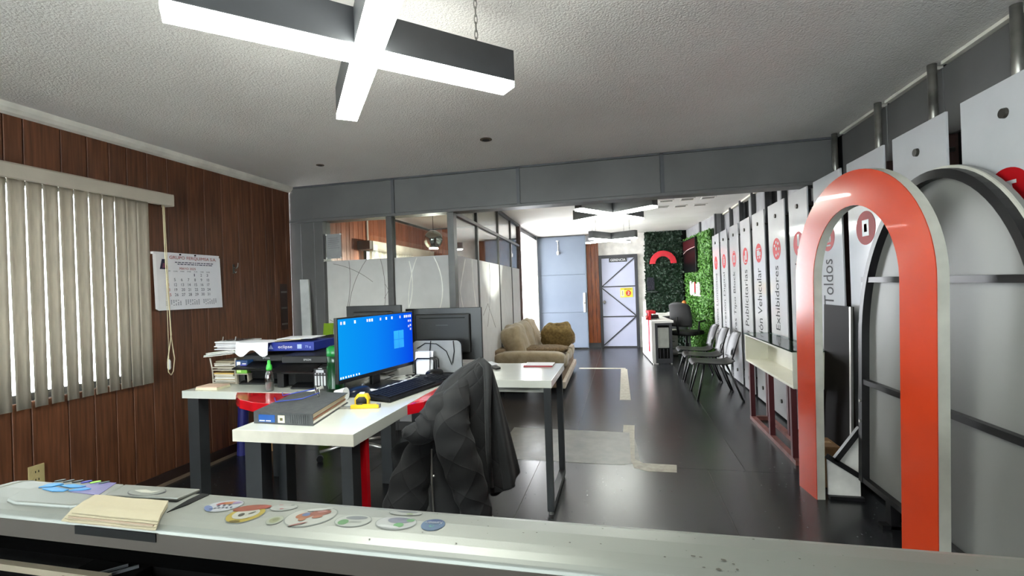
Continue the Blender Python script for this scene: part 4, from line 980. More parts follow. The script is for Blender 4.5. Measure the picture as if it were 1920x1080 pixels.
def monitor(label, x, y, rz, w, h, zb, kind):
    r = thing('monitor', label, 'monitor', (x, y, TZ), rz, 'flat computer monitors'); z0 = zb-TZ; z1 = z0+h
    box('housing', -w/2, w/2, 0.0, 0.022, z0, z1, M_mon, r, local=True, bev=0.003)
    MB().prism([(-w*0.36, 0.022, z0+0.05), (w*0.36, 0.022, z0+0.05), (w*0.36, 0.022, z1-0.04), (-w*0.36, 0.022, z1-0.04)], (0, 0.022, 0)).build('back_shell', M_monb, r, local=True, bev=0.012)
    if kind == 'lit':
        box('screen', -w/2+0.008, w/2-0.008, -0.0015, 0.0, z0+0.022, z1-0.008, screen_mat(), r, local=True)
        mi = mat('icon_white', '#dfe9ff', 0.5, emit=0.24); mj = mat('icon_lilac', '#b9b4e8', 0.5, emit=0.2)
        b1, b2 = MB(), MB(); zt = z1-0.03
        for k, f in enumerate((-0.455, -0.42, -0.30, -0.15, -0.12, -0.09, 0.02, 0.10, 0.18, 0.30, 0.37, 0.40, 0.43, 0.46)):
            (b1 if k % 3 else b2).box(f*w-0.006, f*w+0.006, -0.0025, -0.0015, zt-0.008, zt+0.008)
        for k, (f, d) in enumerate(((0.46, 0.03), (0.43, 0.03), (0.46, 0.06), (0.43, 0.065), (0.46, 0.085))): b2.box(f*w-0.006, f*w+0.006, -0.0025, -0.0015, zt-d-0.008, zt-d+0.006)
        b1.build('desktop_icons', mi, r, local=True, kind='stuff'); b2.build('desktop_icons', mj, r, local=True, kind='stuff')
        b = MB()
        for k, f in enumerate((-0.475, -0.45, -0.42, -0.39, -0.365, -0.335, -0.30, -0.27)): b.box(f*w-0.004, f*w+0.004, -0.0025, -0.0015, z0+0.026, z0+0.036)
        b.build('taskbar_icons', mi, r, local=True, kind='stuff')
        lg = mat('light_window', '#1f8cff', 0.5, emit=0.245)
        for i in (0, 1):
            for j in (0, 1): MB().prism([(w*(0.20+0.075*i), -0.0018, z0+0.13+0.056*j), (w*(0.272+0.075*i), -0.0018, z0+0.13+0.056*j), (w*(0.272+0.075*i), -0.0018, z0+0.184+0.056*j), (w*(0.20+0.075*i), -0.0018, z0+0.184+0.056*j)], (0, 0.0002, 0)).build('wallpaper_square', lg, r, local=True)
    else:
        box('screen', -w/2+0.012, w/2-0.012, -0.001, 0.0, z0+0.025, z1-0.012, mat('dark_screen', '#08090c', 0.15), r, local=True)
        box('vent_slot', -w*0.3, w*0.3, 0.0435, 0.045, z1-0.072, z1-0.066, M_black, r, local=True)
        box('port_cover', -w*0.20, -w*0.1, 0.0435, 0.047, z0+0.06, z0+0.12, M_mon, r, local=True)
        box('maker_mark', -0.045, 0.045, 0.0435, 0.0448, z1-0.124, z1-0.116, mat('mark_grey', '#2a2a2d', 0.4), r, local=True)
    box('stand_neck', -0.035, 0.035, 0.03, 0.055, 0.01, z0+0.12, M_mon, r, local=True, bev=0.004)
    box('stand_foot', -0.12, 0.12, -0.07, 0.10, 0.0, 0.012, M_mon, r, local=True, bev=0.004)
    return r
monitor('monitor with a bright blue desktop facing the jacket chair', -1.42, 2.58, math.radians(80), 0.69, 0.355, 0.872, 'lit')
monitor('black monitor seen from behind, beside the jacket', -1.235, 3.17, PI, 0.57, 0.365, 0.868, 'off')
monitor('black monitor of which only the top edge shows over the blue screen', -1.69, 3.02, PI, 0.42, 0.35, 0.918, 'off')
# divider, file rack
dv = thing('desk_divider', 'gray translucent divider panel with a dark rim under the rear monitor', 'divider', (-1.21, 2.99, TZ))
oc = [(-1.40, TZ+0.005), (-1.045, TZ+0.005)]+[(-1.085+0.04*math.cos(t*PI/12), 0.985+0.04*math.sin(t*PI/12)) for t in range(7)]+[(-1.36-0.04*math.sin(t*PI/12), 0.985+0.04*math.cos(t*PI/12)) for t in range(7)]
MB().prism([(x, 2.985, z) for x, z in oc], (0, 0.006, 0)).build('divider_panel', mat('brushed_grey_acrylic', '#9a9b9c', 0.35, translucent=0.3, vscale=4, var=0.1), dv)
MB().tube([(x, 2.988, z) for x, z in oc], 0.0045, 6, closed=True).build('rim', M_mon, dv)
for k, pts in enumerate((((-1.36, 2.978, 0.97), (-1.30, 2.976, 1.005), (-1.22, 2.976, 1.0), (-1.15, 2.977, 0.95), (-1.115, 2.978, 0.86)), ((-1.26, 2.978, 1.02), (-1.27, 2.976, 0.94), (-1.31, 2.976, 0.87)), ((-1.10, 2.978, 1.02), (-1.095, 2.976, 0.95), (-1.11, 2.976, 0.87)))):
    MB().tube(pts, 0.003, 6).build('cable', M_black, dv, smooth=True)
fr = thing('file_rack', 'black wire rack holding white papers between the monitors', 'file rack', (-1.255, 2.92, TZ))
box('rack_base', -1.355, -1.175, 2.87, 2.97, TZ, TZ+0.012, M_mon, fr)
for k in range(3):
    y = 2.885+0.035*k
    MB().tube([(-1.335, y, TZ+0.01), (-1.335, y, TZ+0.10), (-1.32, y, TZ+0.115), (-1.215, y, TZ+0.115), (-1.20, y, TZ+0.10), (-1.20, y, TZ+0.01)], 0.005).build('rack_wire', M_mon, fr, smooth=True)
for k in range(2): MB().frame((-1.345, 2.895+0.035*k, TZ+0.012), (0.10+0.01*k, 0, 0), (0.008, 0.004, 0.145), (0, 0.012, 0)).build('paper_bundle', M_paper, fr)

# ------------------------------------------------------------------ keyboard and mice
M_key = mat('keycap_black', '#17181c', 0.6, spec=0.2); M_kb = mat('keyboard_black', '#111216', 0.6, spec=0.2)
kb = thing('keyboard', 'black keyboard lying along the desk edge by the jacket chair', 'keyboard', (-1.176, 2.50, TZ), math.radians(78))
MB().prism([(-0.32, -0.10, 0.003), (0.32, -0.10, 0.003), (0.32, -0.10, 0.018), (-0.32, -0.10, 0.018)], (0, 0.20, 0.012)).build('keyboard_body', M_kb, kb, local=True, bev=0.004)
for rw in range(6):
    n = 15 if rw else 9
    for k in range(15):
        if rw == 0 and 4 < k < 9:
            if k != 5: continue
            MB().box(-0.305+4.9*0.0275, -0.305+8.9*0.0275, -0.085, -0.061, 0.018, 0.027).build('key', M_key, kb, local=True); continue
        if rw == 5 and k in (1, 6): continue
        x0 = -0.305+k*0.0275+0.004*(rw % 3); y0 = -0.085+rw*0.0275; z0 = 0.018+rw*0.0016
        MB().box(x0, x0+0.0235, y0, y0+0.0235, z0, z0+0.009).build('key', M_key, kb, local=True)
    for k in range(4):
        x0 = 0.135+0.012+k*0.0275+0.03; y0 = -0.085+rw*0.0275; z0 = 0.018+rw*0.0016
        if rw < 5: MB().box(x0, x0+0.0235, y0, y0+0.0235, z0, z0+0.009).build('key', M_key, kb, local=True)
def mouse(label, x, y, rz, m, s=1.0, zt=TZ):
    r = thing('mouse', label, 'mouse', (x, y, zt), rz)
    MB().blob((0, 0, 0.014*s), (0.058*s, 0.034*s, 0.024*s), 0.75, n=24).build('mouse_body', m, r, local=True, smooth=True)
    MB().cyl((0.032*s, -0.004*s, 0.036*s), (0.032*s, 0.004*s, 0.036*s), 0.007*s, n=12).build('scroll_wheel', M_chrome, r, local=True)
    MB().tube([(0.055*s, 0, 0.012), (0.08, 0.01, 0.006), (0.13, 0.05, 0.004), (0.17, 0.14, 0.004)], 0.002, 5).build('mouse_cable', M_mon, r, local=True)
    return r
pd_ = tag(MB().prism([(-1.31, 2.86, TZ), (-1.10, 2.83, TZ), (-1.07, 2.98, TZ), (-1.27, 3.0, TZ)], (0, 0, 0.003)).build('mouse_pad', mat('mouse_pad_gray', '#24262b', 0.8)), 'dark mouse pad beyond the keyboard', 'mouse pad')
mouse('black mouse on the dark pad beyond the keyboard', -1.20, 2.88, 1.2, M_mon, 1.15, TZ+0.003)
mouse('dark blue mouse under the front corner of the blue screen', -1.42, 2.33, 1.35, mat('navy_plastic', '#141c30', 0.3), 1.25)

# ------------------------------------------------------------------ binder and glasses
M_bind = mat('worn_binder_cloth', '#3f4143', 0.7, vscale=30, color2='#4d4f50', bump=0.2, bscale=200)
bn = thing('binder', 'thick dark lever binder with blue spine label on the front desk corner', 'binder', (-1.44, 1.78, TZ), 0.0)
o = Vector((-1.59, 1.765, TZ)); ux = Vector((0.305, -0.012, 0)); uy = Vector((-0.085, 0.40, 0)); zz = Vector((0, 0, 0.052))
MB().frame(o, ux, uy, (0, 0, 0.004)).build('cover', M_bind, bn, bev=0.001)
MB().frame(o+zz-Vector((0, 0, 0.004)), ux*0.995, uy, (0, 0, 0.004)).build('cover', M_bind, bn, bev=0.001)
MB().frame(o, ux, uy*0.012, zz).build('spine', M_bind, bn, bev=0.002)
for k, (z, e, c_) in enumerate(((0.006, 0.985, '#d9d6cc'), (0.015, 0.965, '#b7a98f'), (0.022, 0.98, '#8d5c4a'), (0.026, 0.96, '#d2cbb8'), (0.037, 0.975, '#c8bba0'))):
    MB().frame(o+uy*0.03+Vector((0, 0, z)), ux*e, uy*0.93, (0, 0, 0.0085 if k != 2 else 0.003)).build('page_block', mat('pages_'+str(k), c_, 0.8), bn)
sd = ux.normalized(); so_ = o-uy.normalized()*0.0006
MB().frame(so_+ux*0.09+Vector((0, 0, 0.008)), sd*0.085, (0, -0.0006, 0), (0, 0, 0.032)).build('spine_label', mat('label_blue', '#12509c', 0.4), bn)
for q0, q1 in ((0.0, 0.028), (0.034, 0.06)): MB().frame(so_+ux*0.105+sd*q0+Vector((0, -0.0006, 0.012)), sd*(q1-q0), (0, -0.0005, 0), (0, 0, 0.004)).build('label_line', M_lac, bn)
MB().frame(so_+ux*0.42+Vector((0, 0, 0.008)), sd*0.035, (0, -0.0006, 0), (0, 0, 0.032)).build('spine_label', mat('label_cream', '#d8d4bb', 0.5), bn)
MB().frame(so_+ux*0.455+Vector((0, -0.0006, 0.017)), sd*0.014, (0, -0.0006, 0), (0, 0, 0.012)).build('label_mark', mat('label_olive', '#55512f', 0.5), bn)
b = MB()
for k in range(9): b.frame(so_+ux*(0.62+0.035*k)+Vector((0, 0, 0.008)), sd*0.005, (0, -0.0015, 0), (0, 0, 0.036))
b.build('spine_ribs', M_bind, bn, kind='stuff')
gs = thing('eyeglasses', 'eyeglasses with blue temples lying on the dark binder', 'eyeglasses', (-1.5, 2.05, TZ+0.052))
M_tmp = mat('blue_temple', '#2a3f9c', 0.3); M_lens = glass_mat('lens_glass', '#f2f6fa', 0.12)
zg = TZ+0.056
for k, (cx_, cy_) in enumerate(((-1.515, 2.100), (-1.470, 2.055))):
    ax = Vector((0.030, -0.028, 0)).normalized(); cc = Vector((cx_, cy_, zg+0.018))
    MB().tube([cc+ax*0.026*math.cos(t*PI/8)+Vector((0, 0, 1))*0.019*math.sin(t*PI/8) for t in range(16)], 0.0018, 6, closed=True).build('rim', M_chrome, gs)
    MB().prism([cc+ax*0.025*math.cos(t*PI/8)+Vector((0, 0, 1))*0.018*math.sin(t*PI/8) for t in range(16)], ax.cross(Vector((0, 0, 1)))*0.001).build('lens', M_lens, gs)
MB().tube([(-1.498, 2.082, zg+0.02), (-1.492, 2.077, zg+0.026), (-1.487, 2.072, zg+0.02)], 0.0018).build('bridge', M_chrome, gs)
MB().tube([(-1.536, 2.118, zg+0.02), (-1.60, 2.07, zg+0.012), (-1.655, 2.03, zg+0.004), (-1.668, 2.045, zg+0.014)], 0.0028, 6).build('temple', M_tmp, gs, smooth=True)
MB().tube([(-1.452, 2.036, zg+0.02), (-1.49, 1.96, zg+0.008), (-1.60, 1.915, zg+0.002), (-1.635, 1.95, zg+0.012)], 0.0028, 6).build('temple', M_tmp, gs, smooth=True)

# ------------------------------------------------------------------ tape measure, cutter, desk odds and ends
M_yel = mat('tool_yellow', '#e0b818', 0.35)
tm = thing('tape_measure', 'yellow and black tape measure beside the dark blue mouse', 'tape measure', (-1.27, 2.12, TZ), 0.25)
MB().prism([(-0.035, -0.018, 0), (0.033, -0.018, 0), (0.036, -0.018, 0.03), (0.026, -0.018, 0.055), (-0.02, -0.018, 0.058), (-0.036, -0.018, 0.035)], (0, 0.036, 0)).build('case', M_yel, tm, local=True, bev=0.004)
MB().prism([(-0.026, -0.0205, 0.004), (0.026, -0.0205, 0.004), (0.026, -0.0205, 0.03), (0.016, -0.0205, 0.044), (-0.012, -0.0205, 0.044), (-0.027, -0.0205, 0.03)], (0, 0.003, 0)).build('grip_pad', M_mon, tm, local=True, bev=0.001)
box('lock_button', -0.012, 0.012, -0.01, 0.01, 0.055, 0.063, M_lac, tm, local=True, bev=0.002)
MB().frame((-0.045, -0.01, 0.002), (0.012, 0, 0), (0, 0.02, 0), (0, 0, 0.003)).build('tape_end', M_chrome, tm, local=True)
ct_ = thing('utility_cutter', 'yellow snap-off cutter lying in front of the tape measure', 'cutter', (-1.23, 2.06, TZ), 0.22)
MB().prism([(-0.06, -0.012, 0.0), (0.075, -0.014, 0.0), (0.083, 0.0, 0.0), (0.075, 0.012, 0.0), (-0.06, 0.010, 0.0)], (0, 0, 0.018)).build('handle', M_yel, ct_, local=True, bev=0.003)
MB().frame((-0.115, -0.007, 0.006), (0.06, 0, 0), (0, 0.014, 0), (0, 0, 0.005)).build('blade_channel', M_chrome, ct_, local=True)
box('end_cap', 0.065, 0.082, -0.010, 0.009, 0.003, 0.0195, mat('cap_grey', '#6b6a72', 0.5), ct_, local=True)
box('slider', -0.03, -0.005, -0.005, 0.005, 0.018, 0.024, M_mon, ct_, local=True)
cu_ = thing('paper_cup', 'white translucent cup lying tipped over next to the dark blue mouse', 'cup', (-1.45, 2.22, TZ))
MB().cyl((-1.475, 2.205, TZ+0.030), (-1.415, 2.205, TZ+0.034), 0.022, 0.033, n=20).build('cup_body', mat('milky_plastic', '#d6d8d8', 0.35), cu_, smooth=False)
ad = thing('power_strip', 'black power adapter with a white rim between the binder and printers', 'adapter', (-1.58, 2.27, TZ))
MB().prism([(-1.69, 2.22, TZ), (-1.50, 2.25, TZ), (-1.52, 2.35, TZ), (-1.66, 2.35, TZ)], (0, 0, 0.026)).build('adapter_body', M_mon, ad, bev=0.006)
MB().tube([(-1.70, 2.22, TZ+0.014), (-1.69, 2.30, TZ+0.02), (-1.66, 2.36, TZ+0.03)], 0.012).build('white_rim', M_lac, ad, smooth=True)
MB().tube([(-1.545, 2.235, TZ+0.02), (-1.48, 2.225, TZ+0.016), (-1.455, 2.23, TZ+0.012)], 0.005).build('white_plug', M_lac, ad)
for k, (x, y, rz, w_, d_, lb_) in enumerate(((-1.335, 2.62, 1.2, 0.20, 0.13, 'crumpled white paper sheet beneath the blue screen'), (-1.36, 2.46, 1.0, 0.12, 0.08, 'small white note slip close to the monitor stand'))):
    t = thing('paper_sheet', lb_, 'paper', (x, y, TZ), rz)
    def fn(u, v, w_=w_, d_=d_, k=k): return (w_*(u-0.5), d_*(v-0.5), 0.004+0.010*abs(noise.noise(Vector((u*3+k*5, v*3, 0)))))
    MB().grid(fn, 9, 9).build('sheet', M_paper, t, local=True, smooth=False, solid=0.0006)
t = thing('desk_cables', 'tangle of thin cables on the desk behind the blue screen', 'cable', (-1.45, 2.8, TZ))
g = random.Random(6)
for k in range(4):
    pts = [(-1.30-0.06*k+g.uniform(-.04, .04), 2.60+0.05*q, TZ+0.006+0.006*g.random()) for q in range(7)]
    MB().tube(pts, 0.003, 5).build('cable', M_mon if k % 2 else M_lac, t, smooth=True)
t = thing('red_notebook', 'thin notebook with a red edge lying on the bare desk end', 'notebook', (-0.58, 3.27, TZ))
box('pages', -0.685, -0.485, 3.262, 3.40, TZ+0.002, TZ+0.008, mat('pale_pages', '#c9c9c6', 0.5), t); box('cover', -0.687, -0.483, 3.26, 3.402, TZ, TZ+0.002, mat('notebook_red', '#8e2430', 0.5), t)
box('cover', -0.687, -0.483, 3.26, 3.402, TZ+0.008, TZ+0.010, M_paper, t); box('red_spine', -0.687, -0.483, 3.256, 3.26, TZ, TZ+0.010, mat('notebook_red'), t)
t = thing('black_folder', 'black folder with white sheets beside the jacket on the bare desk', 'folder', (-0.92, 3.25, TZ))
MB().prism([(-1.02, 3.31, TZ), (-0.85, 3.13, TZ), (-0.83, 3.17, TZ), (-0.95, 3.38, TZ)], (0, 0, 0.012)).build('folder_cover', M_mon, t); MB().prism([(-1.02, 3.36, TZ+0.012), (-0.93, 3.22, TZ+0.012), (-0.88, 3.30, TZ+0.012), (-0.96, 3.41, TZ+0.012)], (0, 0, 0.004)).build('sheet', M_paper, t)
# ------------------------------------------------------------------ printers
M_prn = mat('printer_black', '#08080a', 0.45, bump=0.05, bscale=250); M_prng = mat('printer_gloss', '#09090b', 0.3, spec=0.3)
M_prnd = mat('printer_dark_grey', '#0a0a0c', 0.5)
def printer(label, x, y, rz, w, d, h, tank):
    r = thing('inkjet_printer', label, 'printer', (x, y, TZ), rz, 'black inkjet printers')
    t = 0.085 if tank else 0.0; w1 = w/2-t
    box('lower_body', -w/2, w/2, -d/2+0.05, d/2, 0.004, h*0.42, M_prn, r, local=True, bev=0.006)
    MB().prism([(-w/2, -d/2, h*0.42), (-w/2, -d/2, h*0.64), (-w/2, -d/2+0.03, h*0.70), (-w/2, d/2, h*0.74), (-w/2, d/2, h*0.42)], (w, 0, 0)).build('upper_body', M_prn, r, local=True, bev=0.005)
    MB().prism([(-w/2+0.01, -d/2+0.035, h*0.72), (-w/2+0.01, -d/2+0.045, h*0.93), (-w/2+0.01, d/2-0.06, h), (-w/2+0.01, d/2, h*0.98), (-w/2+0.01, d/2, h*0.75)], (w-0.02, 0, 0)).build('scanner_lid', M_prnd, r, local=True, bev=0.005)
    MB().frame((-w/2, -d/2-0.05, h*0.50), (w-t-0.01, 0, 0), (0.02, 0.085, h*0.17), (0, -0.004, 0.010)).build('control_panel', M_prng, r, local=True, bev=0.003)
    if not tank:
        box('panel_mark', -w*0.40, -w*0.28, -d/2-0.02, -d/2-0.01, h*0.60, h*0.66, mat('mark_violet', '#3f43a0', 0.5), r, local=True)
    text('lettering', 'EPSON', (-0.02, -d/2+0.0335, h*0.80), (1, 0, 0), (0, 0.05, 1), 0.05, 0.011, mat('mark_silver', '#b9babd', 0.4), r, local=True)
    box('paper_slot', -w1+0.03, w1-0.03 if not tank else w1-0.02, -d/2+0.02, -d/2+0.06, h*0.16, h*0.40, M_black, r, local=True)
    box('side_cheek', -w/2, -w/2+0.045, -d/2+0.005, -d/2+0.06, 0.004, h*0.44, M_prn, r, local=True, bev=0.003)
    if not tank: box('side_cheek', w/2-0.06, w/2, -d/2+0.005, -d/2+0.06, 0.004, h*0.44, M_prn, r, local=True, bev=0.003)
    MB().prism([(-w1+0.03, -d/2-0.03, 0.01), (-w1+0.03, -d/2+0.05, 0.035), (-w1+0.03, -d/2+0.05, 0.022), (-w1+0.03, -d/2-0.03, 0.002)], (2*w1-0.05, 0, 0)).build('output_tray', M_prn, r, local=True, bev=0.002)
    if tank:
        tb = MB().box(w/2-0.095, w/2-0.002, -d/2-0.035, -d/2+0.10, 0.004, h*0.62).build('ink_tank', M_prn, r, local=True, bev=0.004)
        box('tank_face', w/2-0.09, w/2-0.007, -d/2-0.0375, -d/2-0.035, 0.02, h*0.44, M_prnd, tb, local=True)
        for k in range(4):
            x0 = w/2-0.084+k*0.0195
            box('ink_window', x0, x0+0.012, -d/2-0.0385, -d/2-0.0375, 0.025, 0.082, mat('ink_window_pale', '#b9bcbe', 0.3), tb, local=True)
            MB().ellipse((x0+0.006, -d/2-0.0385, 0.094), (0.0055, 0, 0), (0, 0, 0.0055), d=(0, 0.001, 0)).build('ink_cap', mat('ink_cap_grey', '#8a8c90', 0.4), tb, local=True)
        box('tank_label', w/2-0.075, w/2-0.025, -d/2-0.0385, -d/2-0.035, h*0.50, h*0.58, mat('label_silver', '#a9abb0', 0.4), tb, local=True)
        box('tank_badge', w/2-0.06, w/2-0.035, -d/2-0.0385, -d/2-0.037, 0.122, 0.127, mat('label_silver'), tb, local=True)
    return r
printer('black inkjet printer with ink tank windows next to the green tumbler', -1.868, 2.64, 0.02, 0.37, 0.34, 0.200, True)
printer('black inkjet printer under the blue paper ream', -2.248, 2.74, 0.03, 0.36, 0.33, 0.193, False)

# paper ream with papers on the printer
M_ream = mat('ream_blue', '#26358c', 0.4, var=0.05)
rm = thing('paper_ream', 'blue paper ream box lettered eclipse lying on the low printer', 'paper ream', (-2.12, 2.76, 0.996), 0.06)
lb('ream_box', -0.20, 0.20, -0.13, 0.13, 0.006, 0.062, M_ream, rm, bev=0.003)
text('lettering', 'eclipse', (-0.05, -0.1315, 0.018), (1, 0, 0), (0, 0, 1), 0.10, 0.026, M_lac, rm, local=True)
text('lettering', '75 g', (0.14, -0.1315, 0.022), (1, 0, 0), (0, 0, 1), 0.04, 0.018, mat('ream_pale', '#9fb0dc', 0.5), rm, local=True)
lb('ream_badge', 0.085, 0.115, -0.132, -0.13, 0.020, 0.048, mat('ream_pale'), rm); MB().prism([(-0.12, -0.1315, 0.02), (-0.085, -0.1315, 0.02), (-0.1025, -0.1315, 0.048)], (0, 0.001, 0)).build('ream_mark', mat('ream_pale'), rm, local=True)
t = thing('loose_papers', 'white sheets drooping over the front of the low printer', 'papers', (-2.30, 2.70, 1.035))
def droop(u, v, x0=-2.44, x1=-2.20):
    x = x0+(x1-x0)*u; s = v*0.26; bend = 0.17
    y, z = (2.80-s, 1.062+0.004*noise.noise(Vector((u*4, v*4, 1)))) if s < bend else (2.80-bend-0.006*(s-bend)/0.09, 1.062-(s-bend)*(0.75+0.25*math.sin(u*9)))
    return (x, y-0.05, z)
MB().grid(droop, 14, 18).build('sheet', M_paper, t, solid=0.004)
MB().frame((-2.22, 2.64, 1.060), (0.20, 0.02, 0.012), (-0.03, 0.20, 0.0), (0, 0, 0.004)).build('sheet', mat('kraft_sheet', '#b9ad92', 0.7), t); MB().frame((-2.20, 2.66, 1.074), (0.26, 0.01, 0.004), (-0.03, 0.18, 0.0), (0, 0, 0.003)).build('sheet', M_paper, t)
MB().frame((-2.43, 2.60, 1.056), (0.02, 0.0, 0), (0.0, 0.001, 0.0), (0, 0, 0.003)).build('sheet_mark', M_ink, t)

# letter tray with papers
lt = thing('letter_tray', 'clear letter tray crammed with papers at the outer end of the printer desk', 'letter tray', (-2.62, 2.72, TZ))
M_tray = mat('smoky_tray', '#a39a8c', 0.3)
for z in (TZ+0.005, TZ+0.085): 
    box('tray_shelf', -2.61, -2.43, 2.56, 2.86, z, z+0.006, M_tray, lt); MB().tube([(-2.61, 2.56, z+0.02), (-2.43, 2.56, z+0.02)], 0.004).build('tray_lip', M_tray, lt)
for x, y in ((-2.61, 2.565), (-2.435, 2.565), (-2.61, 2.855), (-2.435, 2.855)): MB().tube([(x, y, TZ), (x-0.004, y, TZ+0.09), (x-0.02 if x < -2.5 else x, y, TZ+0.165)], 0.0045).build('tray_post', M_tray, lt)
def stack(label, x0, x1, y0, y1, z, n, cols, jit, seed, th=0.006, tilt=0.0):
    r = thing('paper_stack', label, 'papers', ((x0+x1)/2, (y0+y1)/2, z), group='paper stacks on the printer desk'); g = random.Random(seed)
    for k in range(n):
        dx, dy = g.uniform(-jit, jit), g.uniform(-jit, jit)
        MB().frame((x0+dx, y0+dy, z+k*th), (x1-x0+g.uniform(-jit, jit), g.uniform(-jit, jit), tilt+g.uniform(0, jit*0.08)), (g.uniform(-jit, jit)*0.6, y1-y0, 0), (0, 0, th*0.75)).build('sheet', mat('sheet_'+cols[k % len(cols)], '#'+cols[k % len(cols)], 0.7), r)
    return r
stack('curling paper stack in the lower shelf of the clear letter tray', -2.60, -2.44, 2.57, 2.85, TZ+0.012, 6, ['d9d4c8', 'c9a860', 'e2e0dc', 'bdb6a6'], 0.01, 1, 0.010)
stack('mixed paper stack in the upper shelf of the clear letter tray', -2.60, -2.45, 2.57, 2.84, TZ+0.092, 5, ['b3ac9c', '8a7f6a', 'd8d4c8'], 0.012, 2, 0.011)
stack('wide fan of white papers topping the clear letter tray', -2.69, -2.46, 2.58, 2.86, TZ+0.168, 4, ['dcdad2', 'c6cbbf', 'e2e2e0'], 0.02, 3, 0.007, 0.02)
stack('thick bundle of stapled white sheets on top of the white paper fan', -2.66, -2.475, 2.64, 2.84, TZ+0.21, 6, ['d8d6dc', 'b9b3b6', 'e6e6ea'], 0.008, 4, 0.0095)
t = thing('clear_ruler_box', 'clear flat box with upright edges on top of the stapled bundle', 'box', (-2.50, 2.74, 1.06))
box('box_floor', -2.64, -2.49, 2.66, 2.80, 1.068, 1.072, glass_mat('clear_plastic', '#e8ebea', 0.15), t)
for x in (-2.62, -2.52): MB().tube([(x, 2.66, 1.070), (x+0.005, 2.66, 1.095)], 0.0035).build('clip', M_chrome, t)
bx1 = thing('small_box', 'little green box at the edge of the letter tray', 'box', (-2.40, 2.60, 0.868))
box('box_body', -2.425, -2.345, 2.56, 2.62, 0.868, 0.908, mat('box_green', '#79b944', 0.5), bx1, bev=0.002); box('box_window', -2.42, -2.39, 2.559, 2.56, 0.875, 0.90, mat('box_pale_green', '#bfe08d', 0.5), bx1)
b2_ = thing('small_box', 'little blue box stacked on the little green box', 'box', (-2.40, 2.60, 0.908))
box('box_body', -2.43, -2.34, 2.56, 2.62, 0.908, 0.952, mat('box_blue', '#1d4f86', 0.5, color2='#18315e', vscale=20), b2_, bev=0.002); box('box_label', -2.42, -2.392, 2.559, 2.56, 0.917, 0.944, M_lac, b2_); box('box_line', -2.378, -2.35, 2.559, 2.56, 0.924, 0.934, M_lac, b2_)
t = thing('shelf_stand', 'thin clear stand holding up the little green and blue boxes', 'stand', (-2.385, 2.59, TZ))
box('stand_top', -2.43, -2.335, 2.555, 2.625, 0.862, 0.868, M_tray, t)
for x in (-2.425, -2.34): box('stand_leg', x-0.003, x+0.003, 2.56, 2.62, TZ, 0.862, M_tray, t)
np_ = thing('notepad', 'cream notepad on the printer desk in front of the letter tray', 'notepad', (-2.47, 2.42, TZ), 0.05)
for k in range(3): lb('leaf', -0.075+0.003*k, 0.075, -0.05, 0.06-0.004*k, 0.001+0.007*k, 0.0075+0.007*k, mat('cream_pages', '#d9d3b4', 0.7) if k < 2 else mat('pink_pages', '#d8b9a4', 0.7), np_)
# spray bottle and tumbler
sb = thing('spray_bottle', 'small clear bottle with a bright green cap before the printers', 'bottle', (-2.03, 2.385, TZ))
MB().lathe([(0.020, 0), (0.024, 0.008), (0.024, 0.085), (0.018, 0.11), (0.012, 0.122), (0.012, 0.128)], (-2.03, 2.385, TZ+0.001), 20).build('bottle_body', glass_mat('bottle_plastic', '#dde2e0', 0.18), sb, smooth=True)
MB().lathe([(0.021, 0), (0.0225, 0.006), (0.0225, 0.05)], (-2.03, 2.385, TZ+0.003), 18).build('liquid', mat('pale_liquid', '#b9bcb8', 0.2), sb, smooth=True)
MB().lathe([(0.015, 0), (0.017, 0.012), (0.014, 0.03), (0.009, 0.036), (0.009, 0.055), (0.006, 0.06)], (-2.03, 2.385, TZ+0.122), 18).build('cap', mat('cap_green', '#3fc046', 0.35), sb, smooth=True)
tb_ = thing('tumbler', 'tall translucent green tumbler between the printer and blue screen', 'tumbler', (-1.613, 2.42, TZ))
M_grn = mat('green_translucent', '#084a22', 0.15, translucent=0.3)
MB().lathe([(0.052, 0), (0.054, 0.01), (0.050, 0.02), (0.047, 0.16), (0.050, 0.20), (0.046, 0.205)], (-1.613, 2.42, TZ+0.001), 24).build('tumbler_body', M_grn, tb_, smooth=True)
MB().lathe([(0.047, 0), (0.05, 0.005), (0.048, 0.05), (0.030, 0.06)], (-1.613, 2.42, TZ+0.20), 24).build('lid', mat('lid_green', '#0f7a34', 0.3), tb_, smooth=True)
for k in range(10):
    t_ = 2*PI*k/10; MB().tube([(-1.613+0.049*math.cos(t_), 2.42+0.049*math.sin(t_), TZ+0.02), (-1.613+0.047*math.cos(t_), 2.42+0.047*math.sin(t_), TZ+0.15)], 0.0025, 5).build('rib', M_grn, tb_)

# office chair behind the printers with a bag over it
oc2 = office_chair('black office chair behind the printers with a white bag on it', -2.19, 3.55, -1.6, back_h=1.04, arms=False, bw=0.46)
bg_ = thing('tote_bag', 'white bag with a red patch hung over the chair behind the printers', 'bag', (-2.02, 3.3, 0.9))
MB().blob((-2.06, 3.23, 0.93), (0.13, 0.045, 0.10), 0.6, amp=0.03, freq=9, n=30, seed=2).build('bag_body', mat('bag_white', '#d8d5cb', 0.8), bg_, smooth=True)
MB().prism([(-2.06, 3.15, 0.86), (-1.93, 3.15, 0.86), (-1.95, 3.16, 1.06), (-2.00, 3.16, 1.01)], (0, 0.02, 0)).build('bag_corner', M_paper, bg_)
MB().ellipse((-2.13, 3.17, 0.985), (0.045, 0, 0.01), (-0.01, 0, 0.032), d=(0, 0.02, 0)).build('red_patch', mat('bag_red', '#c22a33', 0.6), bg_)

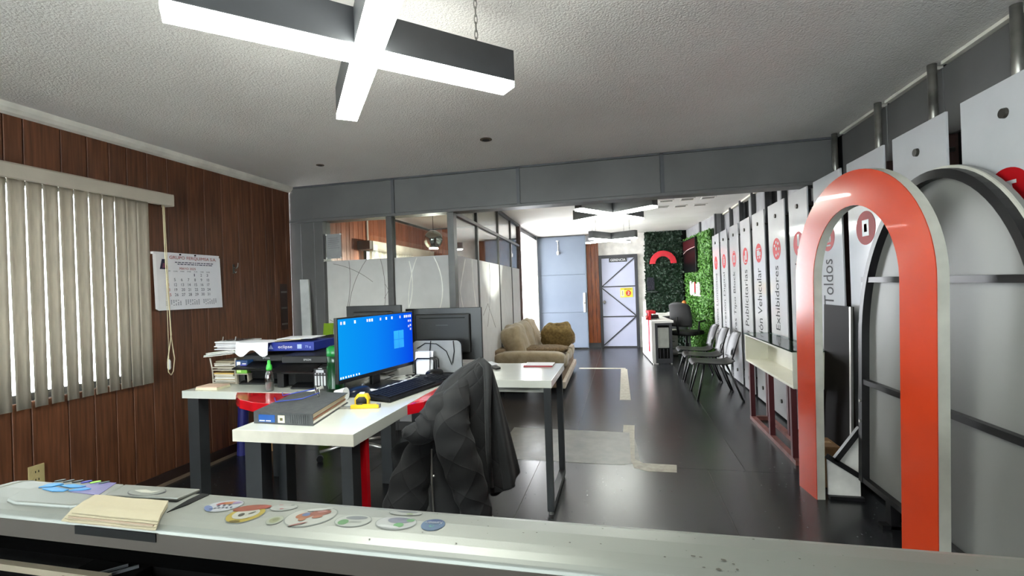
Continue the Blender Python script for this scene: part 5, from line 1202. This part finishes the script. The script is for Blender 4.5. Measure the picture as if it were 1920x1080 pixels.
# ------------------------------------------------------------------ chair with the jacket
office_chair('dark office chair at the desk under the quilted jacket', -0.98, 2.38, -0.96, back_h=0.80, bw=0.26, arms=False)
def jacket_mat():
    m = mat('quilted_black', '#0b0b0d', 0.8, vscale=20, color2='#101012', sheen=0.06)
    nt = m.node_tree; N = nt.nodes; L = nt.links; b = N['Principled BSDF']
    tc = N.new('ShaderNodeTexCoord'); sx = N.new('ShaderNodeSeparateXYZ'); L.new(tc.outputs['UV'], sx.inputs[0])
    def M(op, a, b_=None):
        n = N.new('ShaderNodeMath'); n.operation = op
        for i, v in enumerate((a, b_)):
            if v is None: continue
            if isinstance(v, (int, float)): n.inputs[i].default_value = v
            else: L.new(v, n.inputs[i])
        return n.outputs[0]
    u, v = sx.outputs[0], sx.outputs[1]
    s1 = M('ABSOLUTE', M('SINE', M('MULTIPLY', M('ADD', u, v), PI))); s2 = M('ABSOLUTE', M('SINE', M('MULTIPLY', M('SUBTRACT', u, v), PI)))
    h = M('POWER', M('MULTIPLY', s1, s2), 0.22)
    nz = N.new('ShaderNodeTexNoise'); nz.inputs['Scale'].default_value = 18; L.new(tc.outputs['Object'], nz.inputs[0])
    h2 = M('ADD', h, M('MULTIPLY', nz.outputs[0], 0.5))
    bp = N.new('ShaderNodeBump'); bp.inputs['Strength'].default_value = 0.6; bp.inputs['Distance'].default_value = 0.008
    L.new(h2, bp.inputs['Height']); L.new(bp.outputs[0], b.inputs['Normal'])
    return m
M_jk = jacket_mat(); M_jks = mat('smooth_black_cloth', '#0b0b0d', 0.75, bump=0.25, bscale=12, sheen=0.1)
def cloth(name, fn, nu, nv, m, par, cu=False, su=6, sv=6, solid=0.0, sub=1):
    o = MB().grid(fn, nu, nv, cu=cu).build(name, m, par, smooth=True, solid=solid, sub=sub)
    me = o.data; uv = me.uv_layers.new(name='UVMap')
    n0 = nu
    for poly in me.polygons:
        for li in poly.loop_indices:
            vi = me.loops[li].vertex_index; uv.data[li].uv = ((vi % n0)/n0*su, (vi//n0)/nv*sv)
    return o
jk = thing('jacket', 'black quilted jacket draped over the back of the office chair', 'jacket', (-0.78, 2.1, 0.3))
JA, JU, JN = Vector((-0.78, 2.1, 0)), Vector((0.82, 0.57, 0)), Vector((0.57, -0.82, 0))
rows = [(0.132, 1.028, 0.148, 1.027, 0.010), (0.115, 1.018, 0.158, 1.012, 0.03), (0.035, 0.985, 0.163, 0.974, 0.055), (-0.045, 0.931, 0.168, 0.909, 0.075), (-0.10, 0.875, 0.172, 0.844, 0.085), (-0.135, 0.782, 0.183, 0.74, 0.095),
        (-0.155, 0.70, 0.215, 0.645, 0.10), (-0.15, 0.624, 0.24, 0.549, 0.105), (-0.14, 0.53, 0.268, 0.46, 0.11), (-0.13, 0.46, 0.288, 0.395, 0.11)]
def jbody(u, v):
    t = v*(len(rows)-1); i = min(int(t), len(rows)-2); f = t-i
    sl, zl, sr, zr, rn = [rows[i][k]*(1-f)+rows[i+1][k]*f for k in range(5)]
    th = 2*PI*u; c = math.cos(th); s = math.sin(th)
    cc = math.copysign(abs(c)**0.8, c)
    fold = 1+0.05*v*math.sin(5*th+1.0)+0.04*v*math.sin(9*th)+0.05*noise.noise(Vector((c*2, s*2, v*5)))
    p = JA+JU*((sl+sr)/2+(sr-sl)/2*cc)+JN*(rn*s*fold-0.0)
    p.z = (zl+zr)/2+(zr-zl)/2*cc
    return p
cloth('jacket_body', jbody, 48, 34, M_jk, jk, cu=True, su=7, sv=5)
def tubef(pts, rs, squash=0.7, crease=0.05, k=7, side=None):
    pts = [Vector(p) for p in pts]
    def at(t, arr):
        x = t*(len(arr)-1); i = min(int(x), len(arr)-2); f = x-i; f = f*f*(3-2*f) if not isinstance(arr[0], Vector) else f
        return arr[i]*(1-f)+arr[i+1]*f
    def fn(u, v):
        p = at(v, pts); d = (at(min(1, v+0.04), pts)-at(max(0, v-0.04), pts)).normalized()
        a = JN.copy(); a = (a-d*a.dot(d)).normalized(); b = d.cross(a)
        r = at(v, rs)*(1+crease*math.sin(v*k*2*PI)+0.10*noise.noise(Vector((math.cos(2*PI*u)*1.5, math.sin(2*PI*u)*1.5, v*4))))
        return p+a*r*squash*math.sin(2*PI*u)+b*r*math.cos(2*PI*u)
    return fn
def J(s, z, off): p = JA+JU*s+JN*off; p.z = z; return p
# sleeve hanging in front, with diamond quilting
cloth('sleeve', tubef([J(0.04, 0.93, 0.05), J(-0.02, 0.86, 0.10), J(-0.055, 0.76, 0.125), J(-0.03, 0.64, 0.14), J(0.01, 0.51, 0.145), J(0.04, 0.40, 0.145), J(0.06, 0.30, 0.14)], [0.03, 0.07, 0.088, 0.085, 0.08, 0.075, 0.068]), 28, 36, M_jk, jk, cu=True, su=3, sv=5)
# shoulder fold sticking out towards the desk, over the chair edge
cloth('sleeve', tubef([J(0.02, 0.90, 0.06), J(-0.08, 0.83, 0.08), J(-0.13, 0.765, 0.09), J(-0.19, 0.735, 0.09), J(-0.245, 0.745, 0.085), J(-0.26, 0.75, 0.08)], [0.03, 0.075, 0.075, 0.055, 0.03, 0.008], 0.8, 0.06, 6), 26, 26, M_jk, jk, cu=True, su=3, sv=4)
# front panel hanging at the desk side
cloth('front_panel', tubef([J(-0.10, 0.74, 0.03), J(-0.18, 0.62, 0.04), J(-0.23, 0.50, 0.045), J(-0.255, 0.38, 0.05), J(-0.27, 0.27, 0.05)], [0.04, 0.075, 0.09, 0.10, 0.105], 0.45, 0.05, 5), 28, 26, M_jk, jk, cu=True, su=4, sv=4)
# dark lining between panels
cloth('lining_panel', tubef([J(-0.02, 0.72, 0.05), J(-0.05, 0.55, 0.07), J(-0.04, 0.40, 0.08), J(-0.02, 0.27, 0.08)], [0.06, 0.09, 0.11, 0.12], 0.4, 0.03, 4), 24, 20, M_jks, jk, cu=True)
# open right front
def flap(u, v):
    s0 = 0.155+0.02*v; s1 = 0.165+0.135*v**0.9; z = 1.0-0.575*v-(0.05*(1-u) if v > 0.9 else 0)*((v-0.9)/0.1)
    off = 0.045+0.05*math.sin(u*PI)*(0.3+v)+0.012*math.sin(u*14)*v
    p = JA+JU*(s0*(1-u)+s1*u-0.03*(1-u)*v)+JN*off; p.z = z+0.04*u*v; return p
cloth('front_flap', flap, 18, 26, M_jks, jk, solid=0.012)
MB().tube([J(-0.135, 0.66, 0.10), J(-0.14, 0.52, 0.105), J(-0.135, 0.30, 0.11)], 0.004, 6).build('zipper', M_pipe, jk)
MB().blob(J(-0.132, 0.545, 0.112), (0.006, 0.006, 0.006), 1.0, n=10).build('snap_button', M_chrome, jk, smooth=True)
MB().tube([J(0.13, 1.015, 0.03), J(0.15, 0.99, 0.055), J(0.145, 0.93, 0.075), J(0.13, 0.80, 0.10), J(0.12, 0.62, 0.12), J(0.13, 0.45, 0.12)], [0.018, 0.022, 0.020, 0.015, 0.012, 0.01], 10).build('collar_edge', M_jks, jk, smooth=True)
# ------------------------------------------------------------------ wide format printer in the foreground
M_pc = mat('silver_grey_cover', '#787a75', 0.42, metal=0.4, vscale=3, color2='#81837d', bump=0.02, bscale=300)
M_pd = mat('plotter_dark', '#040303', 0.85, spec=0.05); M_pb = mat('warm_grey_front', '#8f8880', 0.5, var=0.03)
pt = thing('wide_format_printer', 'large silver wide format printer across the foreground', 'plotter', (-0.2, 0.75, 0))
prof = [(0.835, 0.80), (0.835, 0.915), (0.829, 0.932), (0.815, 0.944), (0.795, 0.951), (0.76, 0.954), (0.72, 0.9535), (0.70, 0.952), (0.683, 0.9495), (0.6745, 0.945), (0.671, 0.938), (0.671, 0.905), (0.69, 0.90), (0.80, 0.86)]
def ztop(y):
    ps = prof[2:11]
    for (ya, za), (yb, zb_) in zip(ps[:-1], ps[1:]):
        if yb <= y <= ya: return za+(zb_-za)*(ya-y)/max(1e-6, ya-yb)
    return 0.953
PX0, PX1 = -1.34, 1.05
MB().prism([(PX0, y, z) for y, z in prof], (PX1-PX0, 0, 0)).build('top_cover', M_pc, pt, bev=0.002)
box('front_panel', PX0, PX1, 0.6695, 0.671, 0.906, 0.939, mat('shade_painted_front', '#3a332c', 0.45, var=0.03), pt)  # front face of the cover, shade from behind the camera put into its colour
# rounded end cap
def cap(u, v):
    a = v*PI/2; r = 0.09
    i = u*(len(prof)-1); k = min(int(i), len(prof)-2); f = i-k
    y = prof[k][0]*(1-f)+prof[k+1][0]*f; z = prof[k][1]*(1-f)+prof[k+1][1]*f
    yc_ = 0.753; sc = math.cos(a)
    return (PX0-r*math.sin(a), yc_+(y-yc_)*(0.25+0.75*sc), 0.86+(z-0.86)*(0.15+0.85*sc))
MB().grid(cap, 40, 12).build('end_cap', M_pc, pt, smooth=True, solid=0.003)
box('inner_body', PX0, PX1, 0.70, 0.83, 0.66, 0.86, M_pd, pt)
box('guide_rail', PX0, -0.90, 0.645, 0.658, 0.856, 0.868, mat('rail_bronze', '#8d8270', 0.4, metal=0.3), pt)
box('platen', PX0, PX1, 0.62, 0.70, 0.74, 0.80, M_pd, pt)
for k in range(4): box('platen_rib', -1.3+0.02, PX1, 0.665-0.001*k, 0.67-0.001*k, 0.850-0.012*k, 0.853-0.012*k, M_pd, pt)
cg = box('print_carriage', -1.00, -0.86, 0.60, 0.70, 0.80, 0.862, M_pd, pt, bev=0.004)
MB().bar((-0.985, 0.603, 0.863), (-0.905, 0.69, 0.864), 0.004, 0.004).build('carriage_rim', M_steeld, cg); MB().bar((-0.96, 0.603, 0.863), (-0.88, 0.69, 0.864), 0.004, 0.006).build('carriage_rim', M_steeld, cg)
for x in (-1.25, 0.95):
    box('stand_leg', x-0.04, x+0.04, 0.70, 0.80, 0.04, 0.66, M_steeld, pt); box('stand_foot', x-0.045, x+0.045, 0.42, 1.05, 0.0, 0.05, M_steeld, pt)
box('stand_beam', -1.21, 0.91, 0.73, 0.77, 0.15, 0.20, M_steeld, pt)
# control area on the left
def on(x, y, dz=0.0): return (x, y, ztop(y)+dz)
lidp = [(-1.255, 0.738), (-1.235, 0.80), (-1.06, 0.806), (-1.03, 0.742), (-1.035, 0.715), (-1.06, 0.702), (-1.20, 0.698), (-1.235, 0.706)]
MB().prism([(x, y, 0.948) for x, y in lidp], (0, 0, 0.010)).build('control_lid', M_pc, pt, bev=0.004)
kp = MB().prism([(x, y, 0.958) for x, y in ((-1.135, 0.752), (-1.145, 0.803), (-1.082, 0.806), (-1.052, 0.748))], (0, 0, 0.0008)).build('lcd_display', mat('display_purple', '#453d6c', 0.3, vscale=40, color2='#554c7e'), pt)
M_btn = mat('button_blue', '#2272a6', 0.4)
for k, poly in enumerate((((-1.262, 0.764), (-1.235, 0.772), (-1.225, 0.788), (-1.245, 0.790), (-1.262, 0.782)), ((-1.245, 0.760), (-1.205, 0.753), (-1.180, 0.757), (-1.178, 0.766), (-1.225, 0.771)), ((-1.225, 0.779), (-1.190, 0.774), (-1.165, 0.779), (-1.16, 0.786), (-1.20, 0.790)), ((-1.172, 0.760), (-1.145, 0.766), (-1.132, 0.776), (-1.15, 0.780), (-1.168, 0.770)))):
    MB().prism([(x+0.03, y-0.006, 0.958) for x, y in poly], (0, 0, 0.0022)).build('keypad_button', M_btn, pt, bev=0.0008)
for k in range(6):
    MB().ellipse((-1.228+0.0235*k, 0.796+0.0012*k, 0.958), (0.0075, 0.006, 0), (-0.002, 0.0045, 0), d=(0, 0, 0.002), n=16).build('keypad_dot', [M_mon, M_mon, M_mon, mat('dot_violet', '#35308c', 0.4), mat('dot_green', '#8cc84a', 0.4), mat('dot_teal', '#2f3f42', 0.4)][k], pt)
MB().prism([(-1.045, 0.752, 0.952), (-1.065, 0.812, 0.948), (-0.872, 0.816, 0.948), (-0.862, 0.756, 0.956)], (0, 0, 0.006)).build('cover_plate', M_pc, pt, bev=0.002)
for sc, m in ((1.0, M_steeld), (0.94, M_pc)):
    MB().ellipse((-0.965, 0.778, 0.9585+(1-sc)*0.01), (0.042*sc, 0.004, 0), (-0.006, 0.02*sc, 0), d=(0, 0, 0.0008)).build('emblem_oval', m, pt)
MB().prism([(-0.995, 0.776, 0.9596), (-0.975, 0.784, 0.9596), (-0.955, 0.779, 0.9596), (-0.935, 0.783, 0.9596), (-0.945, 0.772, 0.9596), (-0.97, 0.770, 0.9596)], (0, 0, 0.0006)).build('emblem_mark', mat('emblem_grey', '#8d8c82', 0.5), pt)
MB().prism([(-0.842, 0.715, 0.9535), (-0.848, 0.765, 0.9545), (-0.858, 0.806, 0.949), (-0.832, 0.799, 0.951), (-0.828, 0.75, 0.9548)], (0, 0, 0.0012)).build('cover_slot', M_black, pt)
box('front_label', -0.999, -0.813, 0.668, 0.6695, 0.925, 0.9405, M_black, pt)
# stickers (flat print) on the cover
M_stk = mat('sticker_white', '#d6d9d4', 0.35); M_skg = mat('sticker_ring', '#5f6460', 0.5)
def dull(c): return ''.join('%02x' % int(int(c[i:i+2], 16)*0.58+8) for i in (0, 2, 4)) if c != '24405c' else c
def smat(c): return mat('print_'+c, '#'+c, 0.4)
def sticker(label, cx_, cy_, rx, ry, tilt, base, marks):
    c, s = math.cos(tilt), math.sin(tilt)
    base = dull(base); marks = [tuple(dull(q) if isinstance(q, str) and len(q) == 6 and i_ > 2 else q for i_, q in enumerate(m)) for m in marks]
    def P(u, v, dz): x = cx_+rx*u*c-ry*v*s; y = cy_+rx*u*s+ry*v*c; return (x, y, ztop(y)+dz)
    n = 32
    def disc(name, u0, v0, a, b_, dz, m, par, rot=0.0):
        pts = [P(u0+a*math.cos(t*2*PI/n)*math.cos(rot)-b_*math.sin(t*2*PI/n)*math.sin(rot), v0+a*math.cos(t*2*PI/n)*math.sin(rot)+b_*math.sin(t*2*PI/n)*math.cos(rot), dz) for t in range(n)]
        ctr = P(u0, v0, dz); q = MB(); q.add([ctr]+pts, [(0, i+1, (i+1) % n+1) for i in range(n)]); return q.build(name, m, par)
    r = disc('sticker', 0, 0, 1, 1, 0.0008, M_skg if base != '24405c' else smat(base), pt); r['label'] = label
    disc('sticker_field', 0, 0, 0.95, 0.93, 0.0011, smat(base), r)
    for k, m in enumerate(marks):
        if m[0] == 'd': disc('print', m[1], m[2], m[3], m[4], 0.0014+0.00008*k, smat(m[5]), r, m[6] if len(m) > 6 else 0)
        elif m[0] == 't':
            rd = Vector((c, s, 0)) if not (len(m) > 7 and m[7]) else Vector((-c, -s, 0)); ud = Vector((-s, c, 0)) if not (len(m) > 7 and m[7]) else Vector((s, -c, 0))
            z = max(P(m[2], m[3], 0)[2], P(m[2], m[3]+m[5]/ry*(-1 if len(m) > 7 and m[7] else 1), 0)[2])
            o_ = Vector(P(m[2], m[3], 0)); o_.z = z+0.0018
            text('print', m[1], o_, rd, ud, m[4], m[5], smat(m[6]), r, depth=0.0003)
    return r
sticker('oval sticker with a blue ring and orange dash print', -0.753, 0.757, 0.034, 0.027, 0.35, 'd8dbe2', [('d', -0.75, -0.3, 0.2, 0.55, '6f86bd', 0.5), ('d', 0.1, 0.35, 0.5, 0.25, 'd98a52'), ('d', -0.3, 0.25, 0.25, 0.12, 'c24a4a', 0.5), ('d', 0.55, 0.3, 0.25, 0.2, 'b79ad0')]+[('d', -0.6+0.22*k, -0.45+0.05*math.sin(k), 0.07, 0.07, '4a5068') for k in range(6)]+[('d', -0.3+0.3*k, -0.1, 0.09, 0.08, '4a5068') for k in range(3)])
sticker('round sticker with a yellow rim and a rust red cap of colour', -0.683, 0.732, 0.034, 0.031, 0.4, 'cdb23c', [('d', 0.0, 0.05, 0.68, 0.62, 'dfe0cf'), ('d', 0.05, 0.78, 0.95, 0.42, 'a8523a'), ('d', 0.75, 0.72, 0.35, 0.28, 'c25a45'), ('d', -0.2, -0.05, 0.16, 0.2, '4c4a3a'), ('d', 0.3, 0.05, 0.2, 0.1, '6a6a58', 0.7), ('d', -0.3, -0.75, 0.3, 0.1, '6e5a1e', -0.3)])
sticker('faint pale sticker with two red dots', -0.632, 0.769, 0.026, 0.017, 0.2, 'ccd0c9', [('d', -0.4, 0.6, 0.16, 0.12, 'c98484'), ('d', 0.0, -0.5, 0.14, 0.16, 'c0606c'), ('d', 0.5, 0.5, 0.16, 0.1, '5a6a66')])
sticker('little olive sticker', -0.613, 0.722, 0.015, 0.0155, 0.4, 'bcc3ae', [('d', 0, -0.05, 0.6, 0.6, 'a3a878'), ('d', 0.1, 0.0, 0.35, 0.3, '8a9064')])
sticker('large oval sticker with brown and blue print', -0.556, 0.745, 0.046, 0.037, 0.42, 'cfd2c8', [('d', -0.25, 0.1, 0.34, 0.3, 'b8683a'), ('d', -0.2, 0.2, 0.18, 0.17, '5573a8'), ('d', 0.32, 0.2, 0.4, 0.32, '9c4a30'), ('d', 0.38, 0.32, 0.2, 0.14, 'c98a80'), ('d', -0.3, -0.25, 0.14, 0.16, 'c07848'), ('d', 0.25, -0.2, 0.2, 0.14, 'b8633a'), ('d', 0.25, 0.62, 0.5, 0.16, 'dfe2da', 0.1), ('d', -0.35, -0.70, 0.34, 0.06, 'a0564a', 0.15)])
sticker('oval sticker with green leaf and gray stripe print', -0.4705, 0.742, 0.033, 0.0225, 0.12, 'cdd2c8', [('d', 0.1, 0.38, 0.6, 0.28, '7c8288'), ('d', -0.45, -0.3, 0.28, 0.4, '4f9a4a'), ('d', 0.2, -0.25, 0.35, 0.1, 'aab0a8')])
sticker('silver oval sticker with gray bars and a green leaf', -0.391, 0.747, 0.037, 0.0245, 0.05, 'c9cdca', [('d', 0.1, 0.30, 0.58, 0.42, '757a90'), ('d', 0.62, 0.35, 0.2, 0.22, '4fa052'), ('d', 0.22, -0.35, 0.24, 0.3, '46a84c'), ('d', -0.2, -0.62, 0.55, 0.18, 'e4e8e6', -0.2)])
sticker('worn oval sticker near the back edge of the cover', -0.392, 0.787, 0.032, 0.012, 0.05, 'cfd3cd', [('d', 0.05, 0.3, 0.62, 0.3, '93989c'), ('d', 0.3, -0.45, 0.2, 0.3, 'a8b98a')])
sticker('dark blue round sticker with upside-down lettering', -0.3245, 0.751, 0.0205, 0.0205, 0.1, '24405c', [('d', 0.0, 0.5, 0.7, 0.4, '35508a'), ('t', 'Kanmaru', 0.72, 0.35, 0.03, 0.009, 'c9d4dc', True), ('d', -0.05, -0.3, 0.22, 0.2, '2f9a88'), ('d', 0.0, -0.26, 0.12, 0.12, '24405c')])
# scuffs and chips on the cover
g = random.Random(12); M_chip = mat('chipped_paint', '#4d4a42', 0.8)
for k in range(46):
    x = g.uniform(-0.42, 0.55) if k < 34 else g.gauss(0.12, 0.03); y = g.uniform(0.69, 0.80) if k < 34 else g.uniform(0.694, 0.735)
    a = g.uniform(0.0006, 0.0022 if k < 34 else 0.004); b_ = a*g.uniform(0.4, 0.9); n = 7; t0 = g.random()*6
    pts = [(x+a*g.uniform(.6, 1.3)*math.cos(t0+i*2*PI/n), y+b_*g.uniform(.6, 1.3)*math.sin(t0+i*2*PI/n)) for i in range(n)]
    MB().add([(px, py_, ztop(py_)+0.0010) for px, py_ in pts], [tuple(range(n))]).build('paint_chip', M_chip, pt)
# cream paper pad folded over the front edge
cp_ = thing('paper_pad', 'cream paper pad lying over the front edge of the silver printer', 'paper pad', (-0.93, 0.71, 0.957))
for k in range(4):
    def fn(u, v, k=k):
        y = 0.741-0.003*k-(0.064+0.0015*k)*v; x0, x1 = -1.052-0.002*k, -0.868+0.003*k
        x = x0+(x1-x0)*u+0.034*v*(1-u)+0.052*v*u
        z = 0.9555+0.0016*(4-k)+0.0015*noise.noise(Vector((u*3, v*3, k)))
        if y < 0.690: z -= (0.690-y)*0.30
        return (x, y, z)
    MB().grid(fn, 10, 12).build('sheet', mat('cream_paper', '#958c75', 0.7, var=0.02), cp_, solid=0.002)
box('pad_edge', -1.014, -0.818, 0.668, 0.671, 0.945, 0.955, mat('pad_edge_tan', '#8d7a68', 0.7), cp_)
